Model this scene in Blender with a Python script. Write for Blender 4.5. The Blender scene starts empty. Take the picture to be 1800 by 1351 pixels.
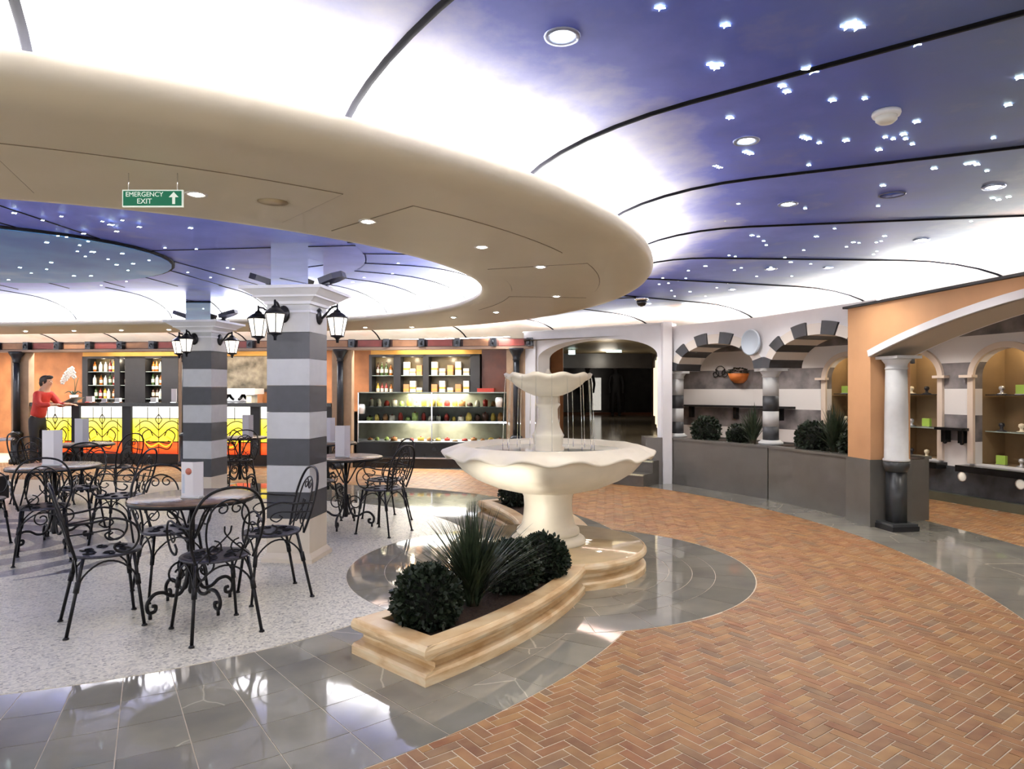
import bpy, math, random
from mathutils import Vector, Matrix
R = math.radians
sin, cos, pi, hypot = math.sin, math.cos, math.pi, math.hypot
random.seed(7)
S = bpy.context.scene
COL = S.collection

# ------------------------------------------------------------------ camera, world, exposure
CH = 1.45
cam_d = bpy.data.cameras.new('camera')
cam_d.sensor_width = 36; cam_d.lens = 24.5; cam_d.shift_y = 9.5/1800; cam_d.clip_start = .05
cam = bpy.data.objects.new('camera', cam_d); COL.objects.link(cam)
cam.location = (0, 0, CH); cam.rotation_euler = (R(90), 0, 0)
S.camera = cam
W = bpy.data.worlds.new('world'); S.world = W; W.use_nodes = True
W.node_tree.nodes['Background'].inputs[0].default_value = (.97, .98, 1, 1)
W.node_tree.nodes['Background'].inputs[1].default_value = 1.5
S.view_settings.view_transform = 'Standard'; S.view_settings.look = 'None'
S.view_settings.exposure = 0.66; S.view_settings.gamma = 1.0; S.view_settings.use_curve_mapping = False
cy = S.cycles
cy.max_bounces = 4; cy.diffuse_bounces = 2; cy.glossy_bounces = 2; cy.transmission_bounces = 3; cy.transparent_max_bounces = 4
cy.caustics_reflective = False; cy.caustics_refractive = False; cy.use_adaptive_sampling = True; cy.adaptive_threshold = .1; cy.adaptive_min_samples = 16; cy.sample_clamp_indirect = 6.
COVE = 42.0          # brightness of the cove strips
DOWN = 15.0          # power of a ceiling downlight

# ------------------------------------------------------------------ plan geometry
# the hall is laid out round an oval: C1 is the centre of its round end, AX the angle of its long axis
C1 = (-3.35, 6.22); AX = R(-6.8)
ca, sa = cos(AX), sin(AX)
RM, RB, RO = 3.04, 4.51, 6.83        # mosaic edge, tile band edge, brick edge
def L(u, v): return (C1[0]+u*ca-v*sa, C1[1]+u*sa+v*ca)
def toL(x, y):
    x -= C1[0]; y -= C1[1]
    return (x*ca+y*sa, -x*sa+y*ca)
DEG2M = .105
def sp(t, r):
    """point of the oval at path position t (degrees on the round end, then straight) and distance r"""
    if t > 90: return L(-(t-90)*DEG2M, r)
    if t < -90: return L((t+90)*DEG2M, -r)
    return L(r*cos(R(t)), r*sin(R(t)))
FL = (3.675, 0.0); F = L(*FL)          # fountain centre
RD = 1.63
def at_z(x, y, z):
    Y = 1225*(CH-z)/(y-685); return ((x-900)/1225*Y, Y, z)
def at_y(x, y, Y): return ((x-900)/1225*Y, Y, CH-(y-685)/1225*Y)

# ------------------------------------------------------------------ materials
MATS = {}
def nodes(name):
    m = bpy.data.materials.new(name); m.use_nodes = True
    nt = m.node_tree; b = nt.nodes['Principled BSDF']
    MATS[name] = m
    return m, nt, b
def N(nt, t, **kw):
    n = nt.nodes.new(t)
    for k, v in kw.items():
        if k.startswith('i_'): n.inputs[int(k[2:])].default_value = v
        else: setattr(n, k, v)
    return n
def lin(r, g, b):
    f = lambda c: ((c/255+.055)/1.055)**2.4 if c > 10 else c/255/12.92
    return (f(r), f(g), f(b), 1)
def ramp(nt, fac, stops, interp='LINEAR'):
    n = nt.nodes.new('ShaderNodeValToRGB'); n.color_ramp.interpolation = interp
    e = n.color_ramp.elements
    while len(e) < len(stops): e.new(.5)
    for i, (p, c) in enumerate(stops): e[i].position = p; e[i].color = c
    if fac is not None: nt.links.new(fac, n.inputs[0])
    return n
def mat(name, col, rough=.5, metal=0., var=0., scale=8., bump=0., spec=.5, coat=0., emit=None, estr=0., trans=0., alpha=1., ior=1.45):
    if name in MATS: return MATS[name]
    m, nt, b = nodes(name)
    b.inputs['Base Color'].default_value = col; b.inputs['Roughness'].default_value = rough
    b.inputs['Metallic'].default_value = metal; b.inputs['Specular IOR Level'].default_value = spec
    b.inputs['Coat Weight'].default_value = coat; b.inputs['IOR'].default_value = ior
    b.inputs['Transmission Weight'].default_value = trans; b.inputs['Alpha'].default_value = alpha
    if emit: b.inputs['Emission Color'].default_value = emit; b.inputs['Emission Strength'].default_value = estr
    if var or bump:
        g = N(nt, 'ShaderNodeNewGeometry'); n = N(nt, 'ShaderNodeTexNoise'); n.inputs['Scale'].default_value = scale; n.inputs['Detail'].default_value = 5
        nt.links.new(g.outputs['Position'], n.inputs['Vector'])
        if var:
            lo = tuple(max(0, c*(1-var)) for c in col[:3])+(1,); hi = tuple(min(1, c*(1+var)) for c in col[:3])+(1,)
            r = ramp(nt, n.outputs[0], [(.3, lo), (.7, hi)]); nt.links.new(r.outputs[0], b.inputs['Base Color'])
        if bump:
            bp = N(nt, 'ShaderNodeBump'); bp.inputs['Strength'].default_value = bump; bp.inputs['Distance'].default_value = .01
            nt.links.new(n.outputs[0], bp.inputs['Height']); nt.links.new(bp.outputs[0], b.inputs['Normal'])
    return m
def emis(name, col, s):
    if name in MATS: return MATS[name]
    m, nt, b = nodes(name); b.inputs['Base Color'].default_value = (0, 0, 0, 1)
    b.inputs['Emission Color'].default_value = col; b.inputs['Emission Strength'].default_value = s
    return m

IRON = mat('wrought_iron', lin(34, 33, 36), .38, .6, .3, 40)
IRONSEAT = mat('iron_seat', lin(66, 65, 74), .45, .5, .35, 60)
WHITE = mat('white_plaster', lin(240, 239, 243), .6, 0, .04, 3)
CREAMW = mat('cream_plaster', lin(232, 218, 198), .6, 0, .05, 3)
SOFFIT = mat('soffit_cream', lin(212, 200, 174), .45, 0, .03, 2)
ORANGE = mat('orange_plaster', lin(206, 156, 112), .6, 0, .08, 2.2)
OCHRE = mat('ochre_stucco', lin(168, 110, 66), .6, 0, .25, 3)
SLATE = mat('slate_block', lin(62, 63, 67), .45, 0, .1, 14)
LIGHTST = mat('light_block', lin(206, 206, 206), .5, 0, .05, 10)
DADO = mat('dado_stone', lin(104, 101, 96), .25, 0, .07, 4)
BLACK = mat('black_gloss', lin(26, 25, 26), .18, 0, .2, 6)
BLACKM = mat('black_matt', lin(30, 30, 33), .5, 0, .1, 9)
CASTIRON = mat('cast_iron', lin(48, 50, 55), .35, .5)
CHROME = mat('chrome', (.8, .8, .82, 1), .12, 1.)
MIRROR = mat('mirror', (.86, .9, .95, 1), .03, 1.)
CARD = mat('menu_card', lin(228, 224, 228), .5, 0, .01, 5)
FOUNT = mat('fountain_stone', lin(240, 230, 210), .42, 0, .05, 6, .08)
SOIL = mat('soil', lin(58, 42, 32), .9, 0, .5, 60, .8)
WOODD = mat('dark_wood', lin(88, 44, 26), .35, 0, .25, 5)
GOLDB = mat('gold_band', lin(214, 160, 70), .5, 0, .05, 4)
STONEP = mat('pilaster_stone', lin(168, 140, 112), .6, 0, .12, 6)
GLASS = mat('clear_glass', (1, 1, 1, 1), .02, 0, trans=1., ior=1.1)
WATER = mat('water', (.96, .99, 1, 1), .03, 0, trans=1., ior=1.33)

# ------------------------------------------------------------------ mesh building
ORD = 'first second third fourth fifth sixth seventh eighth ninth tenth eleventh twelfth thirteenth fourteenth fifteenth sixteenth seventeenth eighteenth nineteenth twentieth'.split()
class B:
    def __init__(s): s.v = []; s.f = []; s.sm = []
    def add(s, vs, fs, smooth=False):
        o = len(s.v); s.v += [tuple(p) for p in vs]; s.f += [tuple(i+o for i in q) for q in fs]; s.sm += [smooth]*len(fs); return s
    def box(s, x0, x1, y0, y1, z0, z1):
        return s.add([(x0,y0,z0),(x1,y0,z0),(x1,y1,z0),(x0,y1,z0),(x0,y0,z1),(x1,y0,z1),(x1,y1,z1),(x0,y1,z1)],
                     [(3,2,1,0),(4,5,6,7),(0,1,5,4),(1,2,6,5),(2,3,7,6),(3,0,4,7)])
    def prism(s, poly, z0, z1):
        n = len(poly)
        return s.add([(p[0],p[1],z0) for p in poly]+[(p[0],p[1],z1) for p in poly],
                     [tuple(range(n-1,-1,-1)), tuple(range(n,2*n))]+[(i,(i+1)%n,n+(i+1)%n,n+i) for i in range(n)])
    def lathe(s, prof, n=32, c=(0,0), mod=None, smooth=True, closed=False):
        vs = []
        for i in range(n):
            a = 2*pi*i/n
            for (r, z) in prof:
                dr, dz = mod(a, r, z) if mod else (0, 0)
                vs.append((c[0]+(r+dr)*cos(a), c[1]+(r+dr)*sin(a), z+dz))
        m = len(prof); fs = []
        for i in range(n):
            j = (i+1) % n
            for k in range(m-1): fs.append((i*m+k, j*m+k, j*m+k+1, i*m+k+1))
        if not closed:
            if prof[0][0] > 1e-6: fs.append(tuple(i*m for i in range(n-1,-1,-1)))
            if prof[-1][0] > 1e-6: fs.append(tuple(i*m+m-1 for i in range(n)))
        return s.add(vs, fs, smooth)
    def tube(s, pts, r, n=6, cap=True, taper=None):
        pts = [Vector(p) for p in pts]; k = len(pts); vs = []
        up = Vector((0,0,1)); prev = None
        for i, p in enumerate(pts):
            d = (pts[min(i+1,k-1)]-pts[max(i-1,0)])
            d = d.normalized() if d.length > 1e-9 else Vector((0,0,1))
            if prev is None:
                a = d.cross(up)
                if a.length < .05: a = d.cross(Vector((1,0,0)))
            else:
                a = prev - d*prev.dot(d)
                if a.length < 1e-6: a = d.cross(up)
            a.normalize(); b = d.cross(a); prev = a
            rr = r if taper is None else r*(taper[0]+(taper[1]-taper[0])*i/(k-1))
            for j in range(n):
                t = 2*pi*j/n; vs.append(p+a*(rr*cos(t))+b*(rr*sin(t)))
        fs = [(i*n+j, i*n+(j+1)%n, (i+1)*n+(j+1)%n, (i+1)*n+j) for i in range(k-1) for j in range(n)]
        if cap: fs += [tuple(range(n-1,-1,-1)), tuple((k-1)*n+j for j in range(n))]
        return s.add(vs, fs, True)
    def ball(s, c, r, n=8, m=6, sc=(1,1,1)):
        prof = [(max(1e-7, sin(pi*i/m)), -cos(pi*i/m)) for i in range(m+1)]
        vs = []; 
        for i in range(n):
            for (q, z) in prof: vs.append((c[0]+r*sc[0]*q*cos(2*pi*i/n), c[1]+r*sc[1]*q*sin(2*pi*i/n), c[2]+r*sc[2]*z))
        k = m+1
        return s.add(vs, [(i*k+j, ((i+1)%n)*k+j, ((i+1)%n)*k+j+1, i*k+j+1) for i in range(n) for j in range(m)], True)
    def xf(s, M):
        s.v = [tuple(M @ Vector(p)) for p in s.v]; return s
    def build(s, name, m, parent=None, loc=(0,0,0), rotz=0., tag_=None):
        me = bpy.data.meshes.new(name); me.from_pydata(s.v, [], s.f); me.validate(); 
        if any(s.sm): me.polygons.foreach_set('use_smooth', s.sm[:len(me.polygons)] if len(s.sm) >= len(me.polygons) else [False]*len(me.polygons))
        if m: me.materials.append(m)
        me.update()
        o = bpy.data.objects.new(name, me); COL.objects.link(o)
        o.location = loc; o.rotation_euler = (0,0,rotz); o.parent = parent
        return o
def tag(o, label=None, cat=None, group=None, kind=None):
    if label: o['label'] = label
    if cat: o['category'] = cat
    if group: o['group'] = group
    if kind: o['kind'] = kind
    return o
def thing(name, label, cat, loc=(0,0,0), rotz=0., group=None):
    o = bpy.data.objects.new(name, None); COL.objects.link(o); o.empty_display_size = .1
    o.location = loc; o.rotation_euler = (0,0,rotz)
    return tag(o, label, cat, group)
def struct(o): o['kind'] = 'structure'; return o
def share(name, me, parent=None, loc=(0,0,0), rotz=0.):
    o = bpy.data.objects.new(name, me); COL.objects.link(o); o.parent = parent; o.location = loc; o.rotation_euler = (0,0,rotz); return o
def copy_tree(o, parent=None):
    c = o.copy(); COL.objects.link(c); c.parent = parent
    for ch in list(o.children): copy_tree(ch, c)
    return c
def dup(o, loc, rotz, label=None, group=None):
    c = copy_tree(o); c.location = loc; c.rotation_euler = (0,0,rotz)
    if label: c['label'] = label
    if group: c['group'] = group
    return c
def light(kind, loc, energy, col=(1,.9,.75), size=.1, rot=(0,0,0), spot=None, parent=None, name='lamp_light'):
    d = bpy.data.lights.new(name, kind); d.energy = energy; d.color = col
    if kind == 'AREA': d.size = size
    else: d.shadow_soft_size = size
    if spot: d.spot_size = R(spot); d.spot_blend = .6
    o = bpy.data.objects.new(name, d); COL.objects.link(o); o.location = loc; o.rotation_euler = rot; o.parent = parent
    return o
def arc(c, r, a0, a1, n=12, plane='xz', r1=None):
    out = []
    for i in range(n+1):
        t = i/n; a = R(a0+(a1-a0)*t); q = r if r1 is None else r+(r1-r)*t
        x, y = q*cos(a), q*sin(a)
        out.append({'xz': (c[0]+x, c[1], c[2]+y), 'yz': (c[0], c[1]+x, c[2]+y), 'xy': (c[0]+x, c[1]+y, c[2])}[plane])
    return out
def smoothpts(pts, n=6):
    """Catmull-Rom through the points"""
    P = [Vector(p) for p in pts]; P = [P[0]*2-P[1]]+P+[P[-1]*2-P[-2]]; out = []
    for i in range(1, len(P)-2):
        for k in range(n):
            t = k/n; a, b, c, d = P[i-1:i+3]
            out.append(.5*((2*b)+(c-a)*t+(2*a-5*b+4*c-d)*t*t+(3*b-a-3*c+d)*t**3))
    out.append(P[-2]); return out

# ================================================================== FLOOR
def clip(poly, p, n):
    out = []; k = len(poly)
    for i in range(k):
        a, b = poly[i], poly[(i+1) % k]
        da = (a[0]-p[0])*n[0]+(a[1]-p[1])*n[1]; db = (b[0]-p[0])*n[0]+(b[1]-p[1])*n[1]
        if da >= 0: out.append(a)
        if (da >= 0) != (db >= 0):
            t = da/(da-db); out.append((a[0]+(b[0]-a[0])*t, a[1]+(b[1]-a[1])*t))
    return out
def area(p): return abs(sum(p[i][0]*p[(i+1)%len(p)][1]-p[(i+1)%len(p)][0]*p[i][1] for i in range(len(p))))/2 if len(p) > 2 else 0
def rs(x, y):
    u, v = toL(x, y)
    if u > 0: r = hypot(u, v) or 1e-6; n = (u/r, v/r)
    else: r = abs(v); n = (0, 1 if v > 0 else -1)
    return r, (n[0]*ca-n[1]*sa, n[0]*sa+n[1]*ca)
def clip_r(poly, rlim, keep_out):
    cx = sum(p[0] for p in poly)/len(poly); cy = sum(p[1] for p in poly)/len(poly)
    r, n = rs(cx, cy)
    if abs(r-rlim) > .6: return poly if (r > rlim) == keep_out else []
    p = (cx+n[0]*(rlim-r), cy+n[1]*(rlim-r))
    return clip(poly, p, n if keep_out else (-n[0], -n[1]))
def clip_disc(poly, rlim=RD):
    cx = sum(p[0] for p in poly)/len(poly)-F[0]; cy = sum(p[1] for p in poly)/len(poly)-F[1]
    d = hypot(cx, cy) or 1e-6
    if d > rlim+.6: return poly
    n = (cx/d, cy/d)
    return clip(poly, (F[0]+n[0]*rlim, F[1]+n[1]*rlim), n)

JOINT = mat('grout', lin(222, 210, 190), .6, 0, .06, 30)
floor = struct(B().box(-16, 12, -6, 30, -.08, -.0018).build('floor', JOINT))

# brick material: the tone of each brick is its own
m, nt, b = nodes('paving_brick')
g = N(nt, 'ShaderNodeNewGeometry'); oi = N(nt, 'ShaderNodeObjectInfo')
ad = N(nt, 'ShaderNodeMath', operation='ADD'); nt.links.new(g.outputs['Random Per Island'], ad.inputs[0]); nt.links.new(oi.outputs['Random'], ad.inputs[1])
fr = N(nt, 'ShaderNodeMath', operation='FRACT'); nt.links.new(ad.outputs[0], fr.inputs[0])
cr = ramp(nt, fr.outputs[0], [(0, lin(126, 88, 62)), (.1, lin(156, 100, 66)), (.3, lin(180, 134, 86)), (.45, lin(166, 104, 70)), (.6, lin(194, 152, 98)), (.75, lin(134, 90, 62)), (.9, lin(170, 132, 92)), (1, lin(118, 104, 90))])
ns = N(nt, 'ShaderNodeTexNoise'); ns.inputs['Scale'].default_value = 9; ns.inputs['Detail'].default_value = 4; nt.links.new(g.outputs['Position'], ns.inputs['Vector'])
cr2 = ramp(nt, ns.outputs[0], [(.3, lin(132, 88, 60)), (.7, lin(206, 166, 118))])
mx = N(nt, 'ShaderNodeMix', data_type='RGBA'); mx.inputs[0].default_value = .4
nt.links.new(cr.outputs[0], mx.inputs[6]); nt.links.new(cr2.outputs[0], mx.inputs[7])
hb = N(nt, 'ShaderNodeHueSaturation'); hb.inputs['Saturation'].default_value = 1.04; hb.inputs['Value'].default_value = .86; nt.links.new(mx.outputs[2], hb.inputs['Color']); nt.links.new(hb.outputs[0], b.inputs['Base Color'])
b.inputs['Roughness'].default_value = .5
BRICK = m

def herringbone(w, n, ang, inside, joint=.0062):
    """yields brick outlines of an n:1 herringbone, laid at angle ang"""
    c, s = cos(ang), sin(ang); out = []
    G = 260
    for i in range(-G, G):
        for j in range(-G, G):
            k = (i-j) % (2*n)
            if k == 0: q = (i*w, j*w, (i+n)*w, (j+1)*w)
            elif k == n: q = None
            else: q = None
            if (i-j) % (2*n) == 0: rects = [(i, j, i+n, j+1)]
            elif (i-j) % (2*n) == 2*n-1: rects = [(i, j, i+1, j+n)]
            else: continue
            for (a, b_, c_, d_) in rects:
                cx, cy = (a+c_)/2*w, (b_+d_)/2*w
                X, Y = cx*c-cy*s, cx*s+cy*c
                X += .8; Y += 6.
                if not inside(X, Y): continue
                g_ = joint/2
                pts = [(a*w+g_, b_*w+g_), (c_*w-g_, b_*w+g_), (c_*w-g_, d_*w-g_), (a*w+g_, d_*w-g_)]
                out.append([(x*c-y*s+.8, x*s+y*c+6.) for x, y in pts])
    return out
def in_view(X, Y):
    return Y > 1.3 and -1.1*Y-.3 < X < 1.15*Y+.4
def inside_main(X, Y):
    r, _ = rs(X, Y); return in_view(X, Y) and RB-.15 < r < RO+.15 and hypot(X-F[0], Y-F[1]) > RD-.15
def inside_aisle(X, Y):
    r, _ = rs(X, Y); return in_view(X, Y) and 8.0 < r < 9.45 and X > 2.5 and Y < 13
polys = []
for p in herringbone(.052, 3, R(37), inside_main):
    p = clip_r(p, RB+.004, True)
    if len(p) > 2: p = clip_disc(p, RD+.006)
    if len(p) > 2: p = clip_r(p, RO-.004, False)
    if len(p) > 2 and area(p) > 2e-4: polys.append(p)
for p in herringbone(.052, 3, R(37), inside_aisle):
    p = clip_r(p, 8.08, True)
    if len(p) > 2 and area(p) > 2e-4: polys.append(p)
cen = lambda p: (sum(q[0] for q in p)/len(p), sum(q[1] for q in p)/len(p))
def shown(p):
    x, y = cen(p); return y > 2.35 and -.735*y < x < .74*y
polys.sort(key=lambda p: (0 if shown(p) and area(p) > .005 else 1, cen(p)[1]))
for p in polys[:300]:
    cx, cy = cen(p)
    B().prism([(x-cx, y-cy) for x, y in p], -.012, random.uniform(-.0008, .0008)).build('brick', BRICK, floor, (cx, cy, 0))
bb = B()
for p in polys[300:]:
    n = len(p); z = random.uniform(-.0008, .0008)
    bb.add([(x, y, z) for x, y in p]+[(x, y, -.008) for x, y in p], [tuple(range(n))]+[(i, n+i, n+(i+1)%n, (i+1)%n) for i in range(n)])
o = bb.build('brick_paving', BRICK, floor); o['kind'] = 'stuff'

# polished grey stone
m, nt, b = nodes('polished_stone')
g = N(nt, 'ShaderNodeNewGeometry'); oi = N(nt, 'ShaderNodeObjectInfo')
ns = N(nt, 'ShaderNodeTexNoise'); ns.inputs['Scale'].default_value = 2.2; ns.inputs['Detail'].default_value = 8
nt.links.new(g.outputs['Position'], ns.inputs['Vector'])
cr = ramp(nt, ns.outputs[0], [(.3, lin(128, 126, 120)), (.6, lin(150, 147, 136)), (.8, lin(160, 156, 148))])
va = N(nt, 'ShaderNodeTexVoronoi', feature='DISTANCE_TO_EDGE'); va.inputs['Scale'].default_value = 1.7
vd = N(nt, 'ShaderNodeMix', data_type='RGBA', blend_type='ADD'); vd.inputs[0].default_value = .12; nt.links.new(g.outputs['Position'], vd.inputs[6]); nt.links.new(ns.outputs[1], vd.inputs[7]); nt.links.new(vd.outputs[2], va.inputs['Vector'])
vr = ramp(nt, va.outputs[0], [(.0, (1,1,1,1)), (.004, (1,1,1,1)), (.008, (0,0,0,1))])
gt = N(nt, 'ShaderNodeMath', operation='GREATER_THAN'); gt.inputs[1].default_value = .82; nt.links.new(oi.outputs['Random'], gt.inputs[0])
m0 = N(nt, 'ShaderNodeMath', operation='MULTIPLY'); nt.links.new(gt.outputs[0], m0.inputs[0]); nt.links.new(vr.outputs[0], m0.inputs[1])
mm = N(nt, 'ShaderNodeMath', operation='MULTIPLY'); mm.inputs[1].default_value = .5; nt.links.new(m0.outputs[0], mm.inputs[0])
mx = N(nt, 'ShaderNodeMix', data_type='RGBA'); mx.inputs[7].default_value = lin(214, 206, 186)
nt.links.new(mm.outputs[0], mx.inputs[0]); nt.links.new(cr.outputs[0], mx.inputs[6])
br = N(nt, 'ShaderNodeMath', operation='MULTIPLY_ADD'); br.inputs[1].default_value = .22; br.inputs[2].default_value = .89; nt.links.new(oi.outputs['Random'], br.inputs[0])
hv = N(nt, 'ShaderNodeHueSaturation'); nt.links.new(br.outputs[0], hv.inputs['Value']); nt.links.new(mx.outputs[2], hv.inputs['Color'])
nt.links.new(hv.outputs[0], b.inputs['Base Color'])
b.inputs['Roughness'].default_value = .05; b.inputs['Specular IOR Level'].default_value = .7
STONE = m
TILES = []
def tile(poly): TILES.append(poly)
def lay_tiles():
    'the 300 tiles that show largest are laid one by one, the others as one sheet'
    def size(p):
        x, y = cen(p); return area(p)/y**3 if -.76*y < x < .76*y and y > 2.3 else 0
    TILES.sort(key=size, reverse=True)
    for poly in TILES[:300]:
        cx_, cy_ = cen(poly); B().prism([(x-cx_, y-cy_) for x, y in poly], -.02, 0).build('stone_tile', STONE, floor, (cx_, cy_, 0))
    bo = B()
    for poly in TILES[300:]: bo.prism(poly, -.02, 0)
    if bo.v: o = bo.build('stone_paving', STONE, floor); o['kind'] = 'stuff'
# radial tiles of the band round the mosaic
rows = [RM+.006+i*(RB-RM-.006)/5 for i in range(6)]
J = .0022
def sector(t0, t1, r0, r1, n=3):
    da = J/((r0+r1)/2)*57.3
    a = [t0+da+(t1-t0-2*da)*i/n for i in range(n+1)]
    return [sp(x, r0+J) for x in a]+[sp(x, r1-J) for x in reversed(a)]
t = -100.
while t < 101:
    for i in range(5):
        poly = sector(t, t+4, rows[i], rows[i+1])
        x, y = cen(poly)
        if y < 1.0 or x < -1.2*y-.2 or x > 1.2*y+.2: continue
        if min(hypot(p[0]-F[0], p[1]-F[1]) for p in poly) < RD:
            if max(hypot(p[0]-F[0], p[1]-F[1]) for p in poly) < RD: continue
            poly = clip_disc(poly, RD+.003)
            if len(poly) < 3 or area(poly) < 3e-4: continue
        tile(poly)
    t += 4
# ring tiles round the fountain
def ring(r0, r1, n, off=0., c=F):
    for i in range(n):
        a0, a1 = 2*pi*i/n+off, 2*pi*(i+1)/n+off
        d = J/((r0+r1)/2); k = 4
        aa = [a0+d+(a1-a0-2*d)*j/k for j in range(k+1)]
        tile([(c[0]+(r0+J)*cos(x), c[1]+(r0+J)*sin(x)) for x in aa]+[(c[0]+(r1-J)*cos(x), c[1]+(r1-J)*sin(x)) for x in reversed(aa)])
ring(.5, .98, 12); ring(.98, 1.16, 20, .1); ring(1.16, 1.335, 24, .2); ring(1.335, RD, 26)
# outer stone band in front of the arcade and the bar
t = -60.
while t < 125:
    for r0, r1 in ((RO, 7.3), (7.3, 7.7), (7.7, 8.08)):
        poly = sector(t, t+5, r0, r1); x, y = cen(poly)
        if y > 1.0 and abs(x) < 1.3*y+.4 and not (t > 48 and r0 > 7.2): tile(poly)
    t += 5
lay_tiles()
# mosaic of the cafe floor
EC = (C1[0]-1.85*ca, C1[1]-1.85*sa)
m, nt, b = nodes('pebble_mosaic')
g = N(nt, 'ShaderNodeNewGeometry')
vo = N(nt, 'ShaderNodeTexVoronoi'); vo.inputs['Scale'].default_value = 75; nt.links.new(g.outputs['Position'], vo.inputs['Vector'])
bw = N(nt, 'ShaderNodeRGBToBW'); nt.links.new(vo.outputs['Color'], bw.inputs[0])
cr = ramp(nt, bw.outputs[0], [(.1, lin(150, 146, 138)), (.26, lin(200, 197, 188)), (.6, lin(230, 226, 212)), (.9, lin(242, 238, 226))])
dk = ramp(nt, bw.outputs[0], [(.2, lin(70, 74, 92)), (.8, lin(120, 124, 140))])
# wave motif, an oval in the middle of the cafe
mp = N(nt, 'ShaderNodeMapping', vector_type='TEXTURE'); mp.inputs['Location'].default_value = (EC[0], EC[1], 0); mp.inputs['Rotation'].default_value = (0, 0, AX); mp.inputs['Scale'].default_value = (2.0, 1.5, 1)
nt.links.new(g.outputs['Position'], mp.inputs['Vector'])
ln = N(nt, 'ShaderNodeVectorMath', operation='LENGTH'); nt.links.new(mp.outputs[0], ln.inputs[0])
inr = ramp(nt, ln.outputs['Value'], [(.99, (1,1,1,1)), (1.0, (0,0,0,1))])
wv = N(nt, 'ShaderNodeTexWave', wave_type='RINGS', rings_direction='Z'); wv.inputs['Scale'].default_value = 1.3; wv.inputs['Distortion'].default_value = 7; wv.inputs['Detail'].default_value = 2; wv.inputs['Detail Scale'].default_value = 1.2
nt.links.new(mp.outputs[0], wv.inputs['Vector'])
wr = ramp(nt, wv.outputs[0], [(.35, (0,0,0,1)), (.5, (1,1,1,1))])
mu = N(nt, 'ShaderNodeMath', operation='MULTIPLY'); nt.links.new(inr.outputs[0], mu.inputs[0]); nt.links.new(wr.outputs[0], mu.inputs[1])
mx = N(nt, 'ShaderNodeMix', data_type='RGBA'); nt.links.new(mu.outputs[0], mx.inputs[0]); nt.links.new(cr.outputs[0], mx.inputs[6]); nt.links.new(dk.outputs[0], mx.inputs[7])
nt.links.new(mx.outputs[2], b.inputs['Base Color']); b.inputs['Roughness'].default_value = .3
bp = N(nt, 'ShaderNodeBump'); bp.inputs['Strength'].default_value = .25; bp.inputs['Distance'].default_value = .004
nt.links.new(vo.outputs['Distance'], bp.inputs['Height']); nt.links.new(bp.outputs[0], b.inputs['Normal'])
tt = [x for x in range(-90, 91, 2)]
poly = [sp(-200, RM-.002)]+[sp(x, RM-.002) for x in tt]+[sp(200, RM-.002)]
poly = [p for p in poly]
# keep clear of the fountain disc: walk the outline and cut with the disc circle
cut = []
for p in poly:
    d = hypot(p[0]-F[0], p[1]-F[1])
    if d > RD+.002: cut.append(p)
    elif not cut or cut[-1] != 'D': cut.append('D')
i = cut.index('D'); a, c = cut[i-1], cut[i+1]
a0 = math.atan2(a[1]-F[1], a[0]-F[0]) % (2*pi); a1 = math.atan2(c[1]-F[1], c[0]-F[0]) % (2*pi)
arcp = [(F[0]+(RD+.002)*cos(a0+(a1-a0)*k/40), F[1]+(RD+.002)*sin(a0+(a1-a0)*k/40)) for k in range(41)]
poly = cut[:i]+arcp+cut[i+1:]
B().prism(poly, -.02, .0005).build('mosaic', MATS['pebble_mosaic'], floor)

# ================================================================== CEILING
ZC = 2.69; ZS = 2.34
# painted sky: deep blue vault, cloud banks at both springings with white cove glow painted in, a warm horizon at the outer one
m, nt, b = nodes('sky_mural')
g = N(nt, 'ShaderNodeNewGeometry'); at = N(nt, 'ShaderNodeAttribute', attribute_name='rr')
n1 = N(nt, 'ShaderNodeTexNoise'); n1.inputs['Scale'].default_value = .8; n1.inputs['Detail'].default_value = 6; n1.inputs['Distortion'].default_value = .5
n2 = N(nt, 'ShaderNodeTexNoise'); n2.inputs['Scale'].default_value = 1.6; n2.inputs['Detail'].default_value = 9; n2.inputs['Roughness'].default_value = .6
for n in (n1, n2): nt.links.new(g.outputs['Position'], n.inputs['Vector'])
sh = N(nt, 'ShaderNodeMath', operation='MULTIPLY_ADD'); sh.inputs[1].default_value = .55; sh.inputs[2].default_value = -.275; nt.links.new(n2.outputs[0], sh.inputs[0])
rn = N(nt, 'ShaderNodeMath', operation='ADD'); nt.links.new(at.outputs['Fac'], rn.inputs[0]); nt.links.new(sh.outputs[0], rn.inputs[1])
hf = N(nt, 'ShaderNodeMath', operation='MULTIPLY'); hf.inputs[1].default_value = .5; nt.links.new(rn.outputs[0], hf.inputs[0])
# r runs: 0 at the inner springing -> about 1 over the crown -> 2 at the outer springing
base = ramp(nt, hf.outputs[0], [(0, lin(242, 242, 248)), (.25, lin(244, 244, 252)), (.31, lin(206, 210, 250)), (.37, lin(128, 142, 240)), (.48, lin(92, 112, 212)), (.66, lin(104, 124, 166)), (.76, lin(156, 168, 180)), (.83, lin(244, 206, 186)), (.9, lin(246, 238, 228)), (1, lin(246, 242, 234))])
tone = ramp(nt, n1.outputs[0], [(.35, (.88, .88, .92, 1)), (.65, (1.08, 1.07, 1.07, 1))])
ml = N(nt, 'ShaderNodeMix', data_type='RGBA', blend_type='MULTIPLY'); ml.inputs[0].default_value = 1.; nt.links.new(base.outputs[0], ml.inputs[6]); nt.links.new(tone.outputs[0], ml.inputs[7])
wis = ramp(nt, n2.outputs[0], [(.58, (0,0,0,1)), (.82, (.4,.4,.4,1))])
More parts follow.
